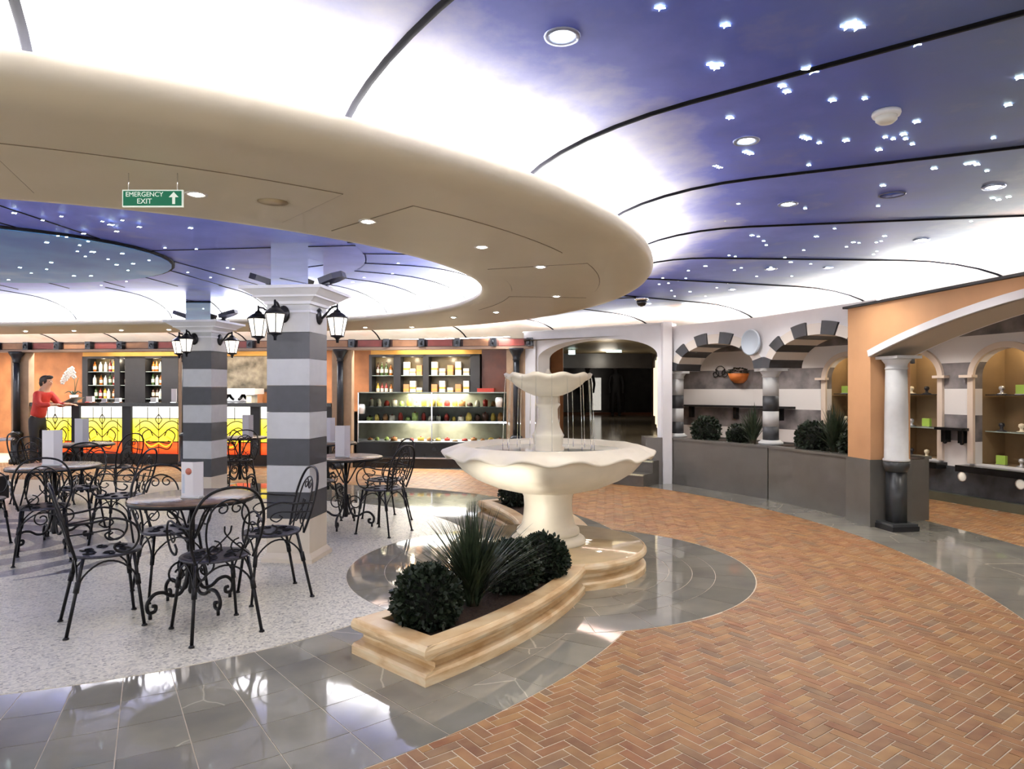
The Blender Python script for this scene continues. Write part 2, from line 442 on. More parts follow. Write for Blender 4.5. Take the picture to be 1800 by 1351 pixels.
w1 = N(nt, 'ShaderNodeMix', data_type='RGBA'); w1.inputs[7].default_value = lin(196, 190, 216)
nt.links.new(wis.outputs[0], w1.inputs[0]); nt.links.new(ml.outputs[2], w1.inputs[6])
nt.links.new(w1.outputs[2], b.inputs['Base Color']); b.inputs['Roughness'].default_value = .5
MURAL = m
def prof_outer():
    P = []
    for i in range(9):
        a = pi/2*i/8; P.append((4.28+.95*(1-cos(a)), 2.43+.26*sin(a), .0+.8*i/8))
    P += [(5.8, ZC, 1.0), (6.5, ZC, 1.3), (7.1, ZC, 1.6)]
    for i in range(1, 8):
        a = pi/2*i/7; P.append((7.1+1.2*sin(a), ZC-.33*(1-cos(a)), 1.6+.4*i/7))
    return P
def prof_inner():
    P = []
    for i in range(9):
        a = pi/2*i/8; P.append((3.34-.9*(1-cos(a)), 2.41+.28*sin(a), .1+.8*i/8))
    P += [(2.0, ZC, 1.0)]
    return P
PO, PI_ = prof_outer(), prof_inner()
ceiling = bpy.data.objects.new('ceiling', None); COL.objects.link(ceiling); struct(ceiling)
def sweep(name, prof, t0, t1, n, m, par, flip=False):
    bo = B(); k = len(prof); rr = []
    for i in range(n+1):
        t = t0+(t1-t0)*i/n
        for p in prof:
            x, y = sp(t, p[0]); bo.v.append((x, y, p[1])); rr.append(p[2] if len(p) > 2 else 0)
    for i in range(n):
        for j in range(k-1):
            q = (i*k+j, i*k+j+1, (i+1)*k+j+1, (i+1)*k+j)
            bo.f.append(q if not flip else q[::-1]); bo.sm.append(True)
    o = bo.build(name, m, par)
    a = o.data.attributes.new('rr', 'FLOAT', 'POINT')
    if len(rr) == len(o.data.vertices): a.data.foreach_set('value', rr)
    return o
RIBM = mat('rib_dark', lin(14, 14, 20), .7, spec=.1)
step = 13.85
edges = [10.3+step*k for k in range(-8, 14)]
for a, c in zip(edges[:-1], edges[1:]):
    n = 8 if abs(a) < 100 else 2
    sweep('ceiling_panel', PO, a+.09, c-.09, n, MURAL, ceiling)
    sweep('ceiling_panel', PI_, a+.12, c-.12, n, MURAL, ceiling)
for a in edges:
    # a dark recessed joint with two fine beads
    bo = B()
    for rad, off in ((.019, 0.),):
        bo.tube([(*sp(a, p[0]), p[1]+.006) for p in PO], rad, 6)
    bo.build('rib', RIBM, ceiling)
    bo = B(); bo.tube([(*sp(a, p[0]), p[1]+.005) for p in PI_], .012, 6); bo.build('rib', RIBM, ceiling)
# flat crown of the inner vault and its oval centre panel
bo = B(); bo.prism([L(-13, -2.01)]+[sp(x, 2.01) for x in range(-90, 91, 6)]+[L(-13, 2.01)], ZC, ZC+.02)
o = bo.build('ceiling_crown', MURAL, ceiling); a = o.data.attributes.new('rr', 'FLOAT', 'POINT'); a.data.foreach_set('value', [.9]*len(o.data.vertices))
m, nt, b = nodes('sky_deep')
g = N(nt, 'ShaderNodeNewGeometry'); n1 = N(nt, 'ShaderNodeTexNoise'); n1.inputs['Scale'].default_value = 1.2; n1.inputs['Detail'].default_value = 7; nt.links.new(g.outputs['Position'], n1.inputs['Vector'])
cr = ramp(nt, n1.outputs[0], [(.35, lin(40, 110, 190)), (.55, lin(70, 140, 205)), (.75, lin(140, 185, 215))]); nt.links.new(cr.outputs[0], b.inputs['Base Color']); b.inputs['Roughness'].default_value = .5
el = lambda k: [(EC[0]+k*2.0*cos(x)*ca-k*1.5*sin(x)*sa, EC[1]+k*2.0*cos(x)*sa+k*1.5*sin(x)*ca) for x in [2*pi*i/48 for i in range(48)]]
B().prism(el(1.0), ZC-.02, ZC-.001).build('centre_panel_rim', RIBM, ceiling)
B().prism(el(.985), ZC-.026, ZC-.021).build('centre_panel', MATS['sky_deep'], ceiling)
for k in range(18):
    a_ = 2*pi*k/18; c_, s_ = cos(a_), sin(a_)
    P0 = (EC[0]+2.0*c_*ca-1.5*s_*sa, EC[1]+2.0*c_*sa+1.5*s_*ca); u_, v_ = toL(*P0)
    rr_ = hypot(u_, v_) if u_ > 0 else abs(v_)
    if rr_ < 1.9 and (abs(u_)+abs(v_)) > .01:
        d_ = (u_, v_) if u_ > 0 else (u_*.3, v_); q_ = hypot(*d_); k_ = 2.02/max(.05, rr_); P1 = L(u_*k_ if u_ > 0 else u_*1.05, v_*k_)
        B().tube([(P0[0], P0[1], ZC+.004), (P1[0], P1[1], ZC+.004)], .010, 6).build('rib', RIBM, ceiling)
# flat ceiling over the bar and the shopping aisle, plain roof above the light gaps
sweep('aisle_ceiling', [(8.3, 2.36), (13.5, 2.36)], -100, 200, 60, CREAMW, ceiling)

# the cream ring soffit under the vaults
ringm = [(3.10, 2.345), (3.16, ZS), (3.6, ZS), (4.2, ZS), (4.36, ZS+.002)]
for i in range(1, 9):
    a = pi*i/9; ringm.append((4.36+.16*sin(a) if a < pi/2 else 4.475+.045*sin(a), ZS+.002+.075*(1-cos(a))))
ringm += [(4.455, 2.43), (4.28, 2.43)]
inner = [(3.36, 2.41), (3.32, 2.41), (3.16, 2.42), (3.10, 2.41), (3.075, 2.385), (3.08, 2.36)]
soffit = sweep('ceiling_ring', inner+ringm, -200, 200, 200, SOFFIT, None, True); struct(soffit)
SEAM = mat('seam', lin(120, 104, 80), .6)
def seam_panel(t0, t1, r0, r1):
    n = 8; ts = [t0+(t1-t0)*i/n for i in range(n+1)]
    outl = [sp(t, r0) for t in ts]+[sp(t, r1) for t in reversed(ts)]
    bo = B(); cx, cy = cen(outl)
    bo.tube([(p[0], p[1], ZS+.0005) for p in outl+outl[:1]], .0035, 4); bo.build('panel_joint', SEAM, soffit)
    sm_ = [(cx+(p[0]-cx)*.995, cy+(p[1]-cy)*.995) for p in outl]
    B().prism(sm_, ZS-.004, ZS+.001).build('access_panel', SOFFIT, soffit)
for t0, t1, r0, r1 in ((-88, -70.5, 3.3, 4.0), (-62, -43, 3.3, 4.0), (-38, -18, 3.3, 4.05), (-12, 8, 3.35, 4.1), (14, 34, 3.35, 4.1)): seam_panel(t0, t1, r0, r1)
# cove strips: LED lines lying in the troughs
LED = emis('cove_led', (1, .985, .97, 1), COVE)
def strip(name, r0, r1, z, t0, t1, n, label, tilt=0.):
    o = sweep(name, [(r0, z), (r1, z+tilt)], t0, t1, n, LED, None, True); tag(o, label, 'light strip'); return o
strip('cove_light', 4.32, 4.44, 2.442, -150, 180, 90, 'white light line lying on top of the cream ceiling ring, outer edge')
strip('cove_light', 3.17, 3.28, 2.425, -150, 190, 90, 'white light line lying on top of the cream ceiling ring, inner edge')
strip('cove_light', 7.0, 7.12, 2.40, 69, 190, 40, 'white light line hidden behind the painted frieze of the bar')
def box_strip(P, Q_, w, z, label):
    dx, dy = Q_[0]-P[0], Q_[1]-P[1]; q = hypot(dx, dy); n = (-dy/q*w/2, dx/q*w/2)
    o = B().prism([(P[0]-n[0], P[1]-n[1]), (Q_[0]-n[0], Q_[1]-n[1]), (Q_[0]+n[0], Q_[1]+n[1]), (P[0]+n[0], P[1]+n[1])], z, z+.012).build('cove_light', LED); tag(o, label, 'light strip')

# star points of the mural, spikes of lens glare built into their shape
STAR = emis('star_light', (.8, 1, .93, 1), 10.)
def star_mesh(r):
    bo = B(); pts = []
    for i in range(8):
        q = r if i % 2 == 0 else r*.2; pts.append((q*cos(pi*i/4), q*sin(pi*i/4)))
    bo.prism(pts, -.004, 0); me = bpy.data.meshes.new('star_light'); me.from_pydata(bo.v, [], bo.f); me.materials.append(STAR); return me
SM = [star_mesh(.012), star_mesh(.018), star_mesh(.026)]
stars = [(680,15,1),(757,65,2),(1160,12,1),(1275,43,1),(1250,112,1),(1257,118,1),(1264,113,1),(1490,45,2),(1499,40,2),(1508,46,2),(1611,76,1),(1420,120,2),(1428,124,2),(1375,150,1),(1383,160,1),(1463,175,1),(1520,172,0),(1792,135,1),(1772,183,1),(1611,213,1),(1283,206,1),(1412,240,1),(1420,243,1),(1440,250,0),(1487,246,1),(1545,262,1),(1556,240,0),(1570,243,0),(1588,235,1),(1592,243,0),(1311,266,1),(1319,269,1),(1258,290,1),(1265,293,1),(1240,293,0),(1240,308,0),(1642,295,1),(1700,287,1),(1710,285,1),(1717,288,1),(1552,325,1),(1242,355,1),(1298,357,0),(1273,387,0),(1745,347,1),(1755,350,1),(1773,345,1),(1322,413,1),(1333,415,0),(1435,415,1),(1555,414,1),(1500,425,1),(1510,426,0),(1488,433,0),(1467,401,0),(1347,430,0),(1600,436,0),(1707,388,0),(1240,467,1),(1210,475,0),(1303,470,0),(1355,469,0),(1390,460,1),(1425,463,0),(1505,471,0),(1440,488,0),(1280,497,1),(1213,512,1),(1200,533,0),(1175,497,0),(1186,520,0),(1240,520,0),(1260,505,0),(1165,488,0),(1330,485,0),(1100,180,0)]
def put_star(x, y, k):
    p = at_z(x, y, ZC); share('star_light', SM[k], ceiling, (p[0], p[1], ZC-.002), 0)
for x, y, k in stars: put_star(x, y, k)
inn = [(25,367,1),(75,380,0),(108,373,0),(195,388,2),(180,382,0),(205,400,1),(245,392,1),(215,380,0),(147,404,1),(102,408,0),(117,410,0),(82,420,1),(155,418,0),(140,425,0),(163,437,2),(150,445,0),(136,436,0),(215,440,1),(190,450,0),(205,460,1),(234,458,1),(262,452,0),(90,456,1),(35,465,1),(82,468,0),(15,487,1),(130,480,1),(160,480,1),(225,470,0),(55,475,0),(335,400,1),(345,437,0),(290,435,0),(400,470,0),(410,472,0),(330,478,0),(370,487,0),(520,480,1),(560,500,0),(600,478,0),(640,487,0),(690,480,0),(620,495,1),(700,462,0),(178,497,0),(222,490,0)]
for x, y, k in inn:
    p = at_z(x, y, ZC)
    if rs(p[0], p[1])[0] < 2.6 or toL(p[0], p[1])[0] < 0: share('star_light', SM[k], ceiling, (p[0], p[1], ZC-.027 if x < 290 else ZC-.002), 0)
for i in range(30):
    t = random.uniform(-20, 35); r = random.uniform(5.3, 7.0); p = sp(t, r); share('star_light', SM[0], ceiling, (*p, ZC-.002), 0)

# downlights
TRIM = mat('downlight_trim', lin(214, 208, 200), .35, .2)
LAMP = emis('downlight_lamp', (1, .93, .82, 1), 30.)
LAMPC = emis('downlight_lamp_cool', (.95, 1, 1, 1), 30.)
def downlight(p, label, group, lamp=LAMP, r=.05, power=DOWN, spot=110, rimmat=TRIM):
    t = thing('downlight', label, 'ceiling light', p, 0, group)
    B().lathe([(r*.62, .0), (r*.66, -.006), (r*.95, -.008), (r, -.001)], 20, closed=True).build('trim_ring', rimmat, t)
    B().lathe([(1e-7, -.012), (r*.35, -.010), (r*.6, -.002)], 16).build('lamp_lens', lamp, t)
    if power: light('SPOT', (0, 0, -.03), power, (1, .95, .88), .05, (0, 0, 0), spot, t)
    return t
words = ['beside the green exit sign', 'second along the ring from the exit sign', 'third along the ring from the exit sign', 'fourth along the ring from the exit sign', 'near the tip of the cream ring', 'far side near its tip', 'far side of the ring above the pastry counter']
for (x, y), w in zip([(345,340),(647,388),(847,433),(950,468),(978,520),(872,548),(797,557)], words):
    downlight(at_z(x, y, ZS-.001), 'round recessed downlight in the cream ring, '+w, 'downlights in the cream ring')
for i_, (x, y) in enumerate(((45,573),(130,573),(213,573),(297,573),(642,567),(724,563))):
    p = at_z(x, y, ZS); v = 3.8; u = (((x-900)/1225)*(C1[1]+v*ca)-C1[0]+v*sa)/(ca-(x-900)/1225*sa); q = L(u, v)
    downlight((q[0], q[1], ZS-.001), 'small downlight on the far side of the cream ring, %s from the left' % ORD[i_], 'far downlights in the cream ring', power=6)
BLUETRIM = mat('downlight_blue_trim', lin(150, 160, 190), .3, .6)
for (x, y), w in zip([(988,63),(1312,247),(1385,358),(1747,328),(1620,421),(1355,472)], ['largest and nearest, above the fountain', 'between star clusters, below the smoke detector level', 'third from the front', 'at the picture edge over the orange wall', 'over the striped arches', 'farthest in a row of six']):
    p = at_z(x, y, ZC-.002); downlight(p, 'round downlight in the blue star ceiling, '+w, 'downlights in the star ceiling', LAMPC, .065, DOWN*1.3, 120, BLUETRIM)
for i, (t_, r_) in enumerate(((28, 6.5), (42, 6.5), (56, 6.3), (70, 6.2), (84, 6.2), (14, 6.6))):  # extra downlights added to brighten the back of the hall
    q = sp(t_, r_); downlight((q[0], q[1], ZC-.002), 'small added fill downlight of the star ceiling near the walls, %s of six' % ['first', 'second', 'third', 'fourth', 'fifth', 'sixth'][i], 'added fill downlights of the star ceiling near the walls', LAMPC, .05, 34, 150, BLUETRIM)
p = at_z(1568, 342, ZC-.002)
t = thing('ceiling_speaker', 'blue round flush speaker grille in the star ceiling', 'speaker', p)
B().lathe([(.07, 0), (.075, -.006), (.08, -.002)], 24, closed=True).build('rim', BLUETRIM, t); B().lathe([(1e-7, -.004), (.07, -.003)], 24).build('grille', mat('blue_grille', lin(70, 88, 160), .6), t)
p = at_z(480, 354, ZS-.001)
t = thing('ceiling_speaker', 'cream round flush speaker grille in the ring, right of exit sign', 'speaker', p)
B().lathe([(.07, 0), (.075, -.005), (.08, -.001)], 24, closed=True).build('rim', SOFFIT, t); B().lathe([(1e-7, -.004), (.07, -.003)], 24).build('grille', mat('cream_grille', lin(190, 170, 135), .6), t)
p = at_z(1558, 196, ZC)
t = thing('smoke_detector', 'white round smoke detector hanging from the star ceiling', 'smoke detector', p)
B().lathe([(.058, 0), (.06, -.012), (.056, -.022)], 24).build('base', WHITE, t); B().lathe([(.045, -.022), (.044, -.04), (.03, -.052), (.012, -.054)], 24).build('head', mat('detector_white', lin(235, 232, 226), .4), t)
p = at_y(1128, 540, 9.2)
t = thing('security_camera', 'small black dome security camera by the white arch wall', 'camera', (p[0], p[1], ZC-.02))
B().lathe([(.09, 0), (.09, -.03), (.07, -.045)], 16).build('mount', CHROME, t)
B().lathe([(.07, -.045), (.065, -.08), (.045, -.11), (.01, -.12)], 16).build('dome', BLACK, t)
B().tube([(0, 0, 0), (-.35, .1, .0)], .008, 6).build('cable_conduit', BLACKM, t)

# hanging exit sign
def text(s, size, m, parent, loc, rot, name='lettering', ext=.0008, align='CENTER'):
    cu = bpy.data.curves.new(name, 'FONT'); cu.body = s; cu.size = size; cu.extrude = ext; cu.align_x = align; cu.align_y = 'CENTER'
    tmp = bpy.data.objects.new('tmp', cu); COL.objects.link(tmp)
    me = bpy.data.meshes.new_from_object(tmp.evaluated_get(bpy.context.evaluated_depsgraph_get())); bpy.data.objects.remove(tmp)
    me.materials.append(m); o = bpy.data.objects.new(name, me); COL.objects.link(o); o.parent = parent; o.location = loc; o.rotation_euler = rot
    return o
GREEN = mat('sign_green', lin(28, 112, 84), .35, emit=lin(28, 112, 84), estr=.25)
SIGNW = mat('sign_white', lin(225, 235, 225), .4, emit=lin(225, 235, 225), estr=.3)
p = at_y(269, 349, 2.85)
t = thing('exit_sign', 'green hanging emergency exit sign with upward arrow under the cream ring', 'sign', p)
B().box(-.124, .124, -.004, .004, -.035, .035).build('border', SIGNW, t)
B().box(-.119, .119, -.006, .006, -.030, .030).build('panel', GREEN, t)
text('EMERGENCY', .027, SIGNW, t, (-.032, -.007, .015), (R(90), 0, 0)); text('EXIT', .030, SIGNW, t, (-.032, -.007, -.013), (R(90), 0, 0))
B().add([(.068,-.0075,.004),(.088,-.0075,.026),(.108,-.0075,.004),(.094,-.0075,.004),(.094,-.0075,-.024),(.082,-.0075,-.024),(.082,-.0075,.004)], [(0,1,2,3,4,5,6)][::-1]).build('arrow', SIGNW, t)
for x in (-.1, .1): B().tube([(x, 0, .035), (x, 0, ZS-p[2])], .002, 6).build('hanger', CHROME, t)

# ================================================================== WALLS
def arch_wall(name, P0, P1, thick, z0, z1, opens, m, parent=None, n=24):
    """a wall from P0 to P1; opens: (s0, s1, z_sill, z_spring, z_crown, kind); thickness goes to the left of P0->P1"""
    dx, dy = P1[0]-P0[0], P1[1]-P0[1]; Ln = hypot(dx, dy); e = (dx/Ln, dy/Ln); nn = (-e[1], e[0])
    def W3(s, k, z): return (P0[0]+e[0]*s+nn[0]*k*thick, P0[1]+e[1]*s+nn[1]*k*thick, z)
    def az(o, s):
        s0, s1, zb, zs, zc, kind = o; x = (s-(s0+s1)/2)/((s1-s0)/2)
        return zs+(zc-zs)*(math.sqrt(max(0, 1-x*x)) if kind == 'ell' else 1-x*x)
    bo = B()
    def quad(a, b_, c, d): bo.add([a, b_, c, d], [(0, 1, 2, 3)])
    def panel(s0, s1, za0, za1, zb):
        if zb-min(za0, za1) < 1e-4: return
        quad(W3(s0,0,za0), W3(s1,0,za1), W3(s1,0,zb), W3(s0,0,zb)); quad(W3(s1,1,za1), W3(s0,1,za0), W3(s0,1,zb), W3(s1,1,zb))
    cur = 0
    for o in sorted(opens):
        s0, s1, zb, zs, zc, kind = o
        panel(cur, s0, z0, z0, z1)
        for i in range(n):
            a = s0+(s1-s0)*(.5-.5*cos(pi*i/n)); c = s0+(s1-s0)*(.5-.5*cos(pi*(i+1)/n))
            panel(a, c, az(o, a), az(o, c), z1)
            quad(W3(a,0,az(o,a)), W3(a,1,az(o,a)), W3(c,1,az(o,c)), W3(c,0,az(o,c)))
            if zb > z0: panel(a, c, z0, z0, zb)
        if zs > zb:
            for s in (s0, s1): quad(W3(s,0,zb), W3(s,1,zb), W3(s,1,zs), W3(s,0,zs))
        if zb > z0: quad(W3(s0,0,zb), W3(s1,0,zb), W3(s1,1,zb), W3(s0,1,zb))
        cur = s1
    panel(cur, Ln, z0, z0, z1)
    quad(W3(0,0,z1), W3(Ln,0,z1), W3(Ln,1,z1), W3(0,1,z1))
    for s in (0, Ln):
        if z0 < z1: quad(W3(s,0,z0), W3(s,1,z0), W3(s,1,z1), W3(s,0,z1))
    o = bo.build(name, m, parent); return o, W3, az
def arch_band(W3, az, o, k0, k1, w, m, parent, name, n=28, legs=True):
    """a moulding of width w following the arch of opening o, standing proud between wall depths k0..k1"""
    s0, s1, zb, zs, zc, kind = o; pts = []
    if legs: pts.append((s0, zb))
    for i in range(n+1):
        s = s0+(s1-s0)*(.5-.5*cos(pi*i/n)); pts.append((s, az(o, s)))
    if legs: pts.append((s1, zb))
    cs = (s0+s1)/2; bo = B(); vs = []
    for i, (s, z) in enumerate(pts):
        a, c = pts[max(0, i-1)], pts[min(len(pts)-1, i+1)]; tx, tz = c[0]-a[0], c[1]-a[1]; q = hypot(tx, tz) or 1; nx, nz = -tz/q, tx/q
        for (d, k) in ((0, k0), (w, k0), (w, k1), (0, k1)): vs.append(W3(s+nx*d, k, z+nz*d))
    k = len(pts)
    fs = [(i*4+j, i*4+(j+1)%4, (i+1)*4+(j+1)%4, (i+1)*4+j) for i in range(k-1) for j in range(4)]+[(0,1,2,3), tuple((k-1)*4+j for j in (3,2,1,0))]
    bo.add(vs, fs); return bo.build(name, m, parent)
def voussoirs(W3, o, w, parent, k0, k1, n=11, dark=SLATE, lightm=mat('voussoir_light', lin(230, 222, 214), .6)):
    s0, s1, zb, zs, zc, kind = o; cs, a, b_ = (s0+s1)/2, (s1-s0)/2, zc-zs
    for i in range(n):
        t0, t1 = pi-pi*i/n-.004, pi-pi*(i+1)/n+.004; dk = i % 2 == 0 if i < n//2 else i % 2 == 0
        if n == 11: dk = i in (0, 2, 4, 6, 8, 10)
        ex = .035 if dk else 0.; vs = []; q = 4
        for j in range(q+1):
            t = t0+(t1-t0)*j/q
            for d, k in ((-.006, k0-ex), (w+ex*.8, k0-ex), (w+ex*.8, k1), (-.006, k1)):
                vs.append(W3(cs+(a+d)*cos(t), k, zs+(b_+d)*sin(t)))
        B().add(vs, [(x*4+y, x*4+(y+1)%4, (x+1)*4+(y+1)%4, (x+1)*4+y) for x in range(q) for y in range(4)]+[(3,2,1,0), tuple(q*4+y for y in range(4))]).build('voussoir', dark if dk else lightm, parent)

# low stone wall and striped arcade
G = [L(7.40*cos(R(t)), 7.40*sin(R(t))) for t in (44.9, 31.0, 17.0)]
ZL = .71
arcade = bpy.data.objects.new('wall_arcade', None); COL.objects.link(arcade); struct(arcade)
lowwall = bpy.data.objects.new('wall_low', None); COL.objects.link(lowwall); struct(lowwall)
def seg_box(P0, P1, d0, d1, z0, z1, g=0.):
    dx, dy = P1[0]-P0[0], P1[1]-P0[1]; Ln = hypot(dx, dy); e = (dx/Ln, dy/Ln); nn = (-e[1], e[0])
    q = lambda s, d: (P0[0]+e[0]*s+nn[0]*d, P0[1]+e[1]*s+nn[1]*d)
    return B().prism([q(g, d0), q(Ln-g, d0), q(Ln-g, d1), q(g, d1)], z0, z1)
for a, c in ((G[0], G[1]), (G[1], G[2])):
    seg_box(a, c, 0, .75, 0, ZL-.03, .012).build('wall_slab', DADO, lowwall)
    seg_box(a, c, -.012, .12, ZL-.03, ZL, .004).build('coping', DADO, lowwall)
    seg_box(a, c, .12, .7, ZL-.05, ZL-.02, .02).build('planting_bed', SOIL, lowwall)
    seg_box(a, c, .68, .78, ZL-.03, ZL, .004).build('coping', DADO, lowwall)
# flank of the steps
S0 = (G[0][0]-.40, G[0][1]+.02)
seg_box(S0, G[0], 0, .5, 0, ZL).build('wall_slab', mat('dado_light', lin(116, 112, 108), .3, 0, .05, 4), lowwall)
GA = [L(7.46*cos(R(t)), 7.46*sin(R(t))) for t in (45.6, 32.2, 17.5)]
for i in range(2):
    P0, P1 = GA[i], GA[i+1]; dx, dy = P1[0]-P0[0], P1[1]-P0[1]; Ln = hypot(dx, dy); e = (dx/Ln, dy/Ln); nn = (-e[1], e[0])
    Q0, Q1 = P0, P1
    o = (.16, Ln-.12, 1.74, 1.74, 2.13, 'ell')
    box_strip((Q0[0]+nn[0]*.3, Q0[1]+nn[1]*.3), (Q1[0]+nn[0]*.3, Q1[1]+nn[1]*.3), .1, 2.442, 'white light line on top of the white wall over the %s striped arch' % ('first', 'second')[i])
    w, W3, az = arch_wall('arcade_spandrel', Q0, Q1, .5, 1.74, 2.44, [o], WHITE, arcade)
    voussoirs(W3, o, .13, arcade, -.02, 1.0)
def stripe_column(p, z0, z1, r, label, first_dark=True):
    t = thing('striped_column', label, 'column', (p[0], p[1], z0))
    h = z1-z0
    B().lathe([(r*1.55, 0), (r*1.55, .03), (r*1.3, .045), (r*1.2, .06)], 24).build('base', LIGHTST, t)
    n = 4; zs = [.06, .06+(h-.2)*.22, .06+(h-.2)*.47, .06+(h-.2)*.72, h-.12]
    for i in range(4):
        B().lathe([(r, zs[i]), (r, zs[i+1])], 24).build('drum', SLATE if i % 2 == 0 else LIGHTST, t)
    B().lathe([(r, h-.12), (r*1.08, h-.11), (r*1.02, h-.09), (r*1.35, h-.04), (r*1.35, h-.035)], 24).build('capital', LIGHTST, t)
    B().box(-r*1.6, r*1.6, -r*1.6, r*1.6, h-.035, h).build('abacus', LIGHTST, t)
    return t
def inset(p, d): 
    u, v = toL(*p); q = hypot(u, v); return L(u*(q+d)/q, v*(q+d)/q)
stripe_column(L(7.62*cos(R(45.4)), 7.62*sin(R(45.4))), ZL, 1.74, .095, 'dark and white striped round column beside the white arch wall')
stripe_column(L(7.62*cos(R(32.3)), 7.62*sin(R(32.3))), ZL, 1.74, .105, 'dark and white striped round column between the two striped arches')
# oval plaque
B().lathe([(.2, 1.74), (.2, 2.44)], 6, inset(GA[1], .28)).build('arcade_pier', WHITE, arcade)
p = L(7.38*cos(R(33.3)), 7.38*sin(R(33.3)))
t = thing('wall_plaque', 'pale blue oval plaque on the white wall between the striped arches', 'plaque', (p[0], p[1], 2.10), math.atan2(G[2][1]-G[0][1], G[2][0]-G[0][0]))
bo = B(); bo.lathe([(1e-7, .0), (.14, .0), (.15, -.01), (.165, -.015), (.17, .0), (.17, .02)], 32); bo.xf(Matrix.Diagonal((1, 1, 1.0)).to_4x4()); bo.xf(Matrix.Rotation(R(-90), 4, 'X')); bo.build('plaque_disc', mat('plaque_blue', lin(205, 218, 232), .4), t)
t.scale = (1, 1, 1.05)

# orange wall with the wide arch
Q0, Q1 = (3.74, 7.76), (4.60, 1.52)
oa = (.39, 5.99, .71, 1.80, 2.22, 'seg')
wall_o, W3o, azo = arch_wall('wall_orange', Q0, Q1, .46, .0, 2.35, [(.39, 5.99, 0., 1.80, 2.22, 'seg')], ORANGE, None, 32); struct(wall_o)
arch_band(W3o, azo, (.39, 5.99, 1.80, 1.80, 2.22, 'seg'), -.06, 1.06, .07, WHITE, wall_o, 'archivolt', 32, False)
bo = B(); vs = []
for s in (-.03, 6.3):
    for k, z in ((-.10, 2.35), (1.1, 2.35), (1.1, 2.375), (-.10, 2.375)): vs.append(W3o(s, k, z))
bo.add(vs, [(0,1,2,3), (7,6,5,4), (0,4,5,1), (1,5,6,2), (2,6,7,3), (3,7,4,0)]); bo.build('cap_trim', BLACKM, wall_o)
vs = []; bo = B()
for s in (-.012, .402):
    for k, z in ((-.03, 0), (1.03, 0), (1.03, ZL), (-.03, ZL)): vs.append(W3o(s, k, z))
bo.add(vs, [(0,1,2,3), (7,6,5,4), (0,4,5,1), (1,5,6,2), (2,6,7,3), (3,7,4,0)]); bo.build('dado', DADO, wall_o)
box_strip(W3o(.1, .6, 0), W3o(6.1, .6, 0), .1, 2.38, 'white light line lying on top of the orange wall')
# grey soffit of the wide arch
SOFG = mat('soffit_grey', lin(190, 178, 162), .6)
vs = []; fs = []
for i in range(33):
    s = .39+5.6*(.5-.5*cos(pi*i/32)); z = azo((.39, 5.99, 0, 1.80, 2.22, 'seg'), s)-.004
    vs += [W3o(s, .01, z), W3o(s, .99, z)]
B().add(vs, [(i*2, i*2+2, i*2+3, i*2+1) for i in range(32)], True).build('arch_soffit', SOFG, wall_o)
# half column on a dark pedestal standing at the jamb
p = W3o(.53, .42, 0)
t = thing('pedestal_column', 'white smooth column on a dark stone pedestal at the orange arch', 'column', (p[0], p[1], 0), math.atan2(Q1[1]-Q0[1], Q1[0]-Q0[0])+pi/2)
B().box(-.15, .15, -.15, .15, 0, .05).build('plinth', BLACKM, t)
B().box(-.14, .14, -.14, .14, .05, .075).build('plinth_moulding', mat('dado_dark', lin(64, 66, 68), .3), t)
B().lathe([(.10, .075), (.10, .6)], 4).xf(Matrix.Rotation(R(45), 4, 'Z')).build('pedestal', MATS['dado_dark'], t)
B().lathe([(.10, .60), (.125, .66), (.13, .70), (.10, .71)], 24).build('pedestal_cap', MATS['dado_dark'], t)
B().lathe([(.128, .71), (.128, .73), (.114, .74), (.111, 1.2), (.102, 1.66)], 28).build('shaft', LIGHTST, t)
B().lathe([(.102, 1.66), (.108, 1.665), (.108, 1.68), (.102, 1.685), (.106, 1.72), (.138, 1.76), (.138, 1.77)], 28).build('capital', LIGHTST, t)
B().box(-.14, .14, -.2, .2, 1.77, 1.80).build('abacus', LIGHTST, t)

for i, t_ in enumerate((48, 40, 32, 24, 15, 6)):
    p = sp(t_, 8.75); downlight((p[0], p[1], 2.359), 'small downlight in the aisle ceiling, %s from the passage' % ['first', 'second', 'third', 'fourth', 'fifth', 'sixth'][i], 'aisle downlights', power=26, spot=130)
# shop wall behind the aisle: painted stripes, arched show windows
m, nt, b = nodes('striped_wall')
g = N(nt, 'ShaderNodeNewGeometry'); sx = N(nt, 'ShaderNodeSeparateXYZ'); nt.links.new(g.outputs['Position'], sx.inputs[0])
a1 = N(nt, 'ShaderNodeMath', operation='SUBTRACT'); a1.inputs[1].default_value = .46; nt.links.new(sx.outputs['Z'], a1.inputs[0])
a2 = N(nt, 'ShaderNodeMath', operation='DIVIDE'); a2.inputs[1].default_value = .67; nt.links.new(a1.outputs[0], a2.inputs[0])
a3 = N(nt, 'ShaderNodeMath', operation='FRACT'); nt.links.new(a2.outputs[0], a3.inputs[0])
st = ramp(nt, a3.outputs[0], [(0, (1,1,1,1)), (.5, (0,0,0,1)), (1, (0,0,0,1))], 'CONSTANT'); st.color_ramp.elements[1].position = .5
ns = N(nt, 'ShaderNodeTexNoise'); ns.inputs['Scale'].default_value = 4; ns.inputs['Detail'].default_value = 6; nt.links.new(g.outputs['Position'], ns.inputs['Vector'])
dk = ramp(nt, ns.outputs[0], [(.35, lin(96, 92, 96)), (.7, lin(150, 144, 144))])
mx = N(nt, 'ShaderNodeMix', data_type='RGBA'); mx.inputs[6].default_value = lin(70,70,70)
nt.links.new(st.outputs[0], mx.inputs[0]); nt.links.new(dk.outputs[0], mx.inputs[6]); mx.inputs[7].default_value = lin(238, 233, 232)
nt.links.new(mx.outputs[2], b.inputs['Base Color']); b.inputs['Roughness'].default_value = .5
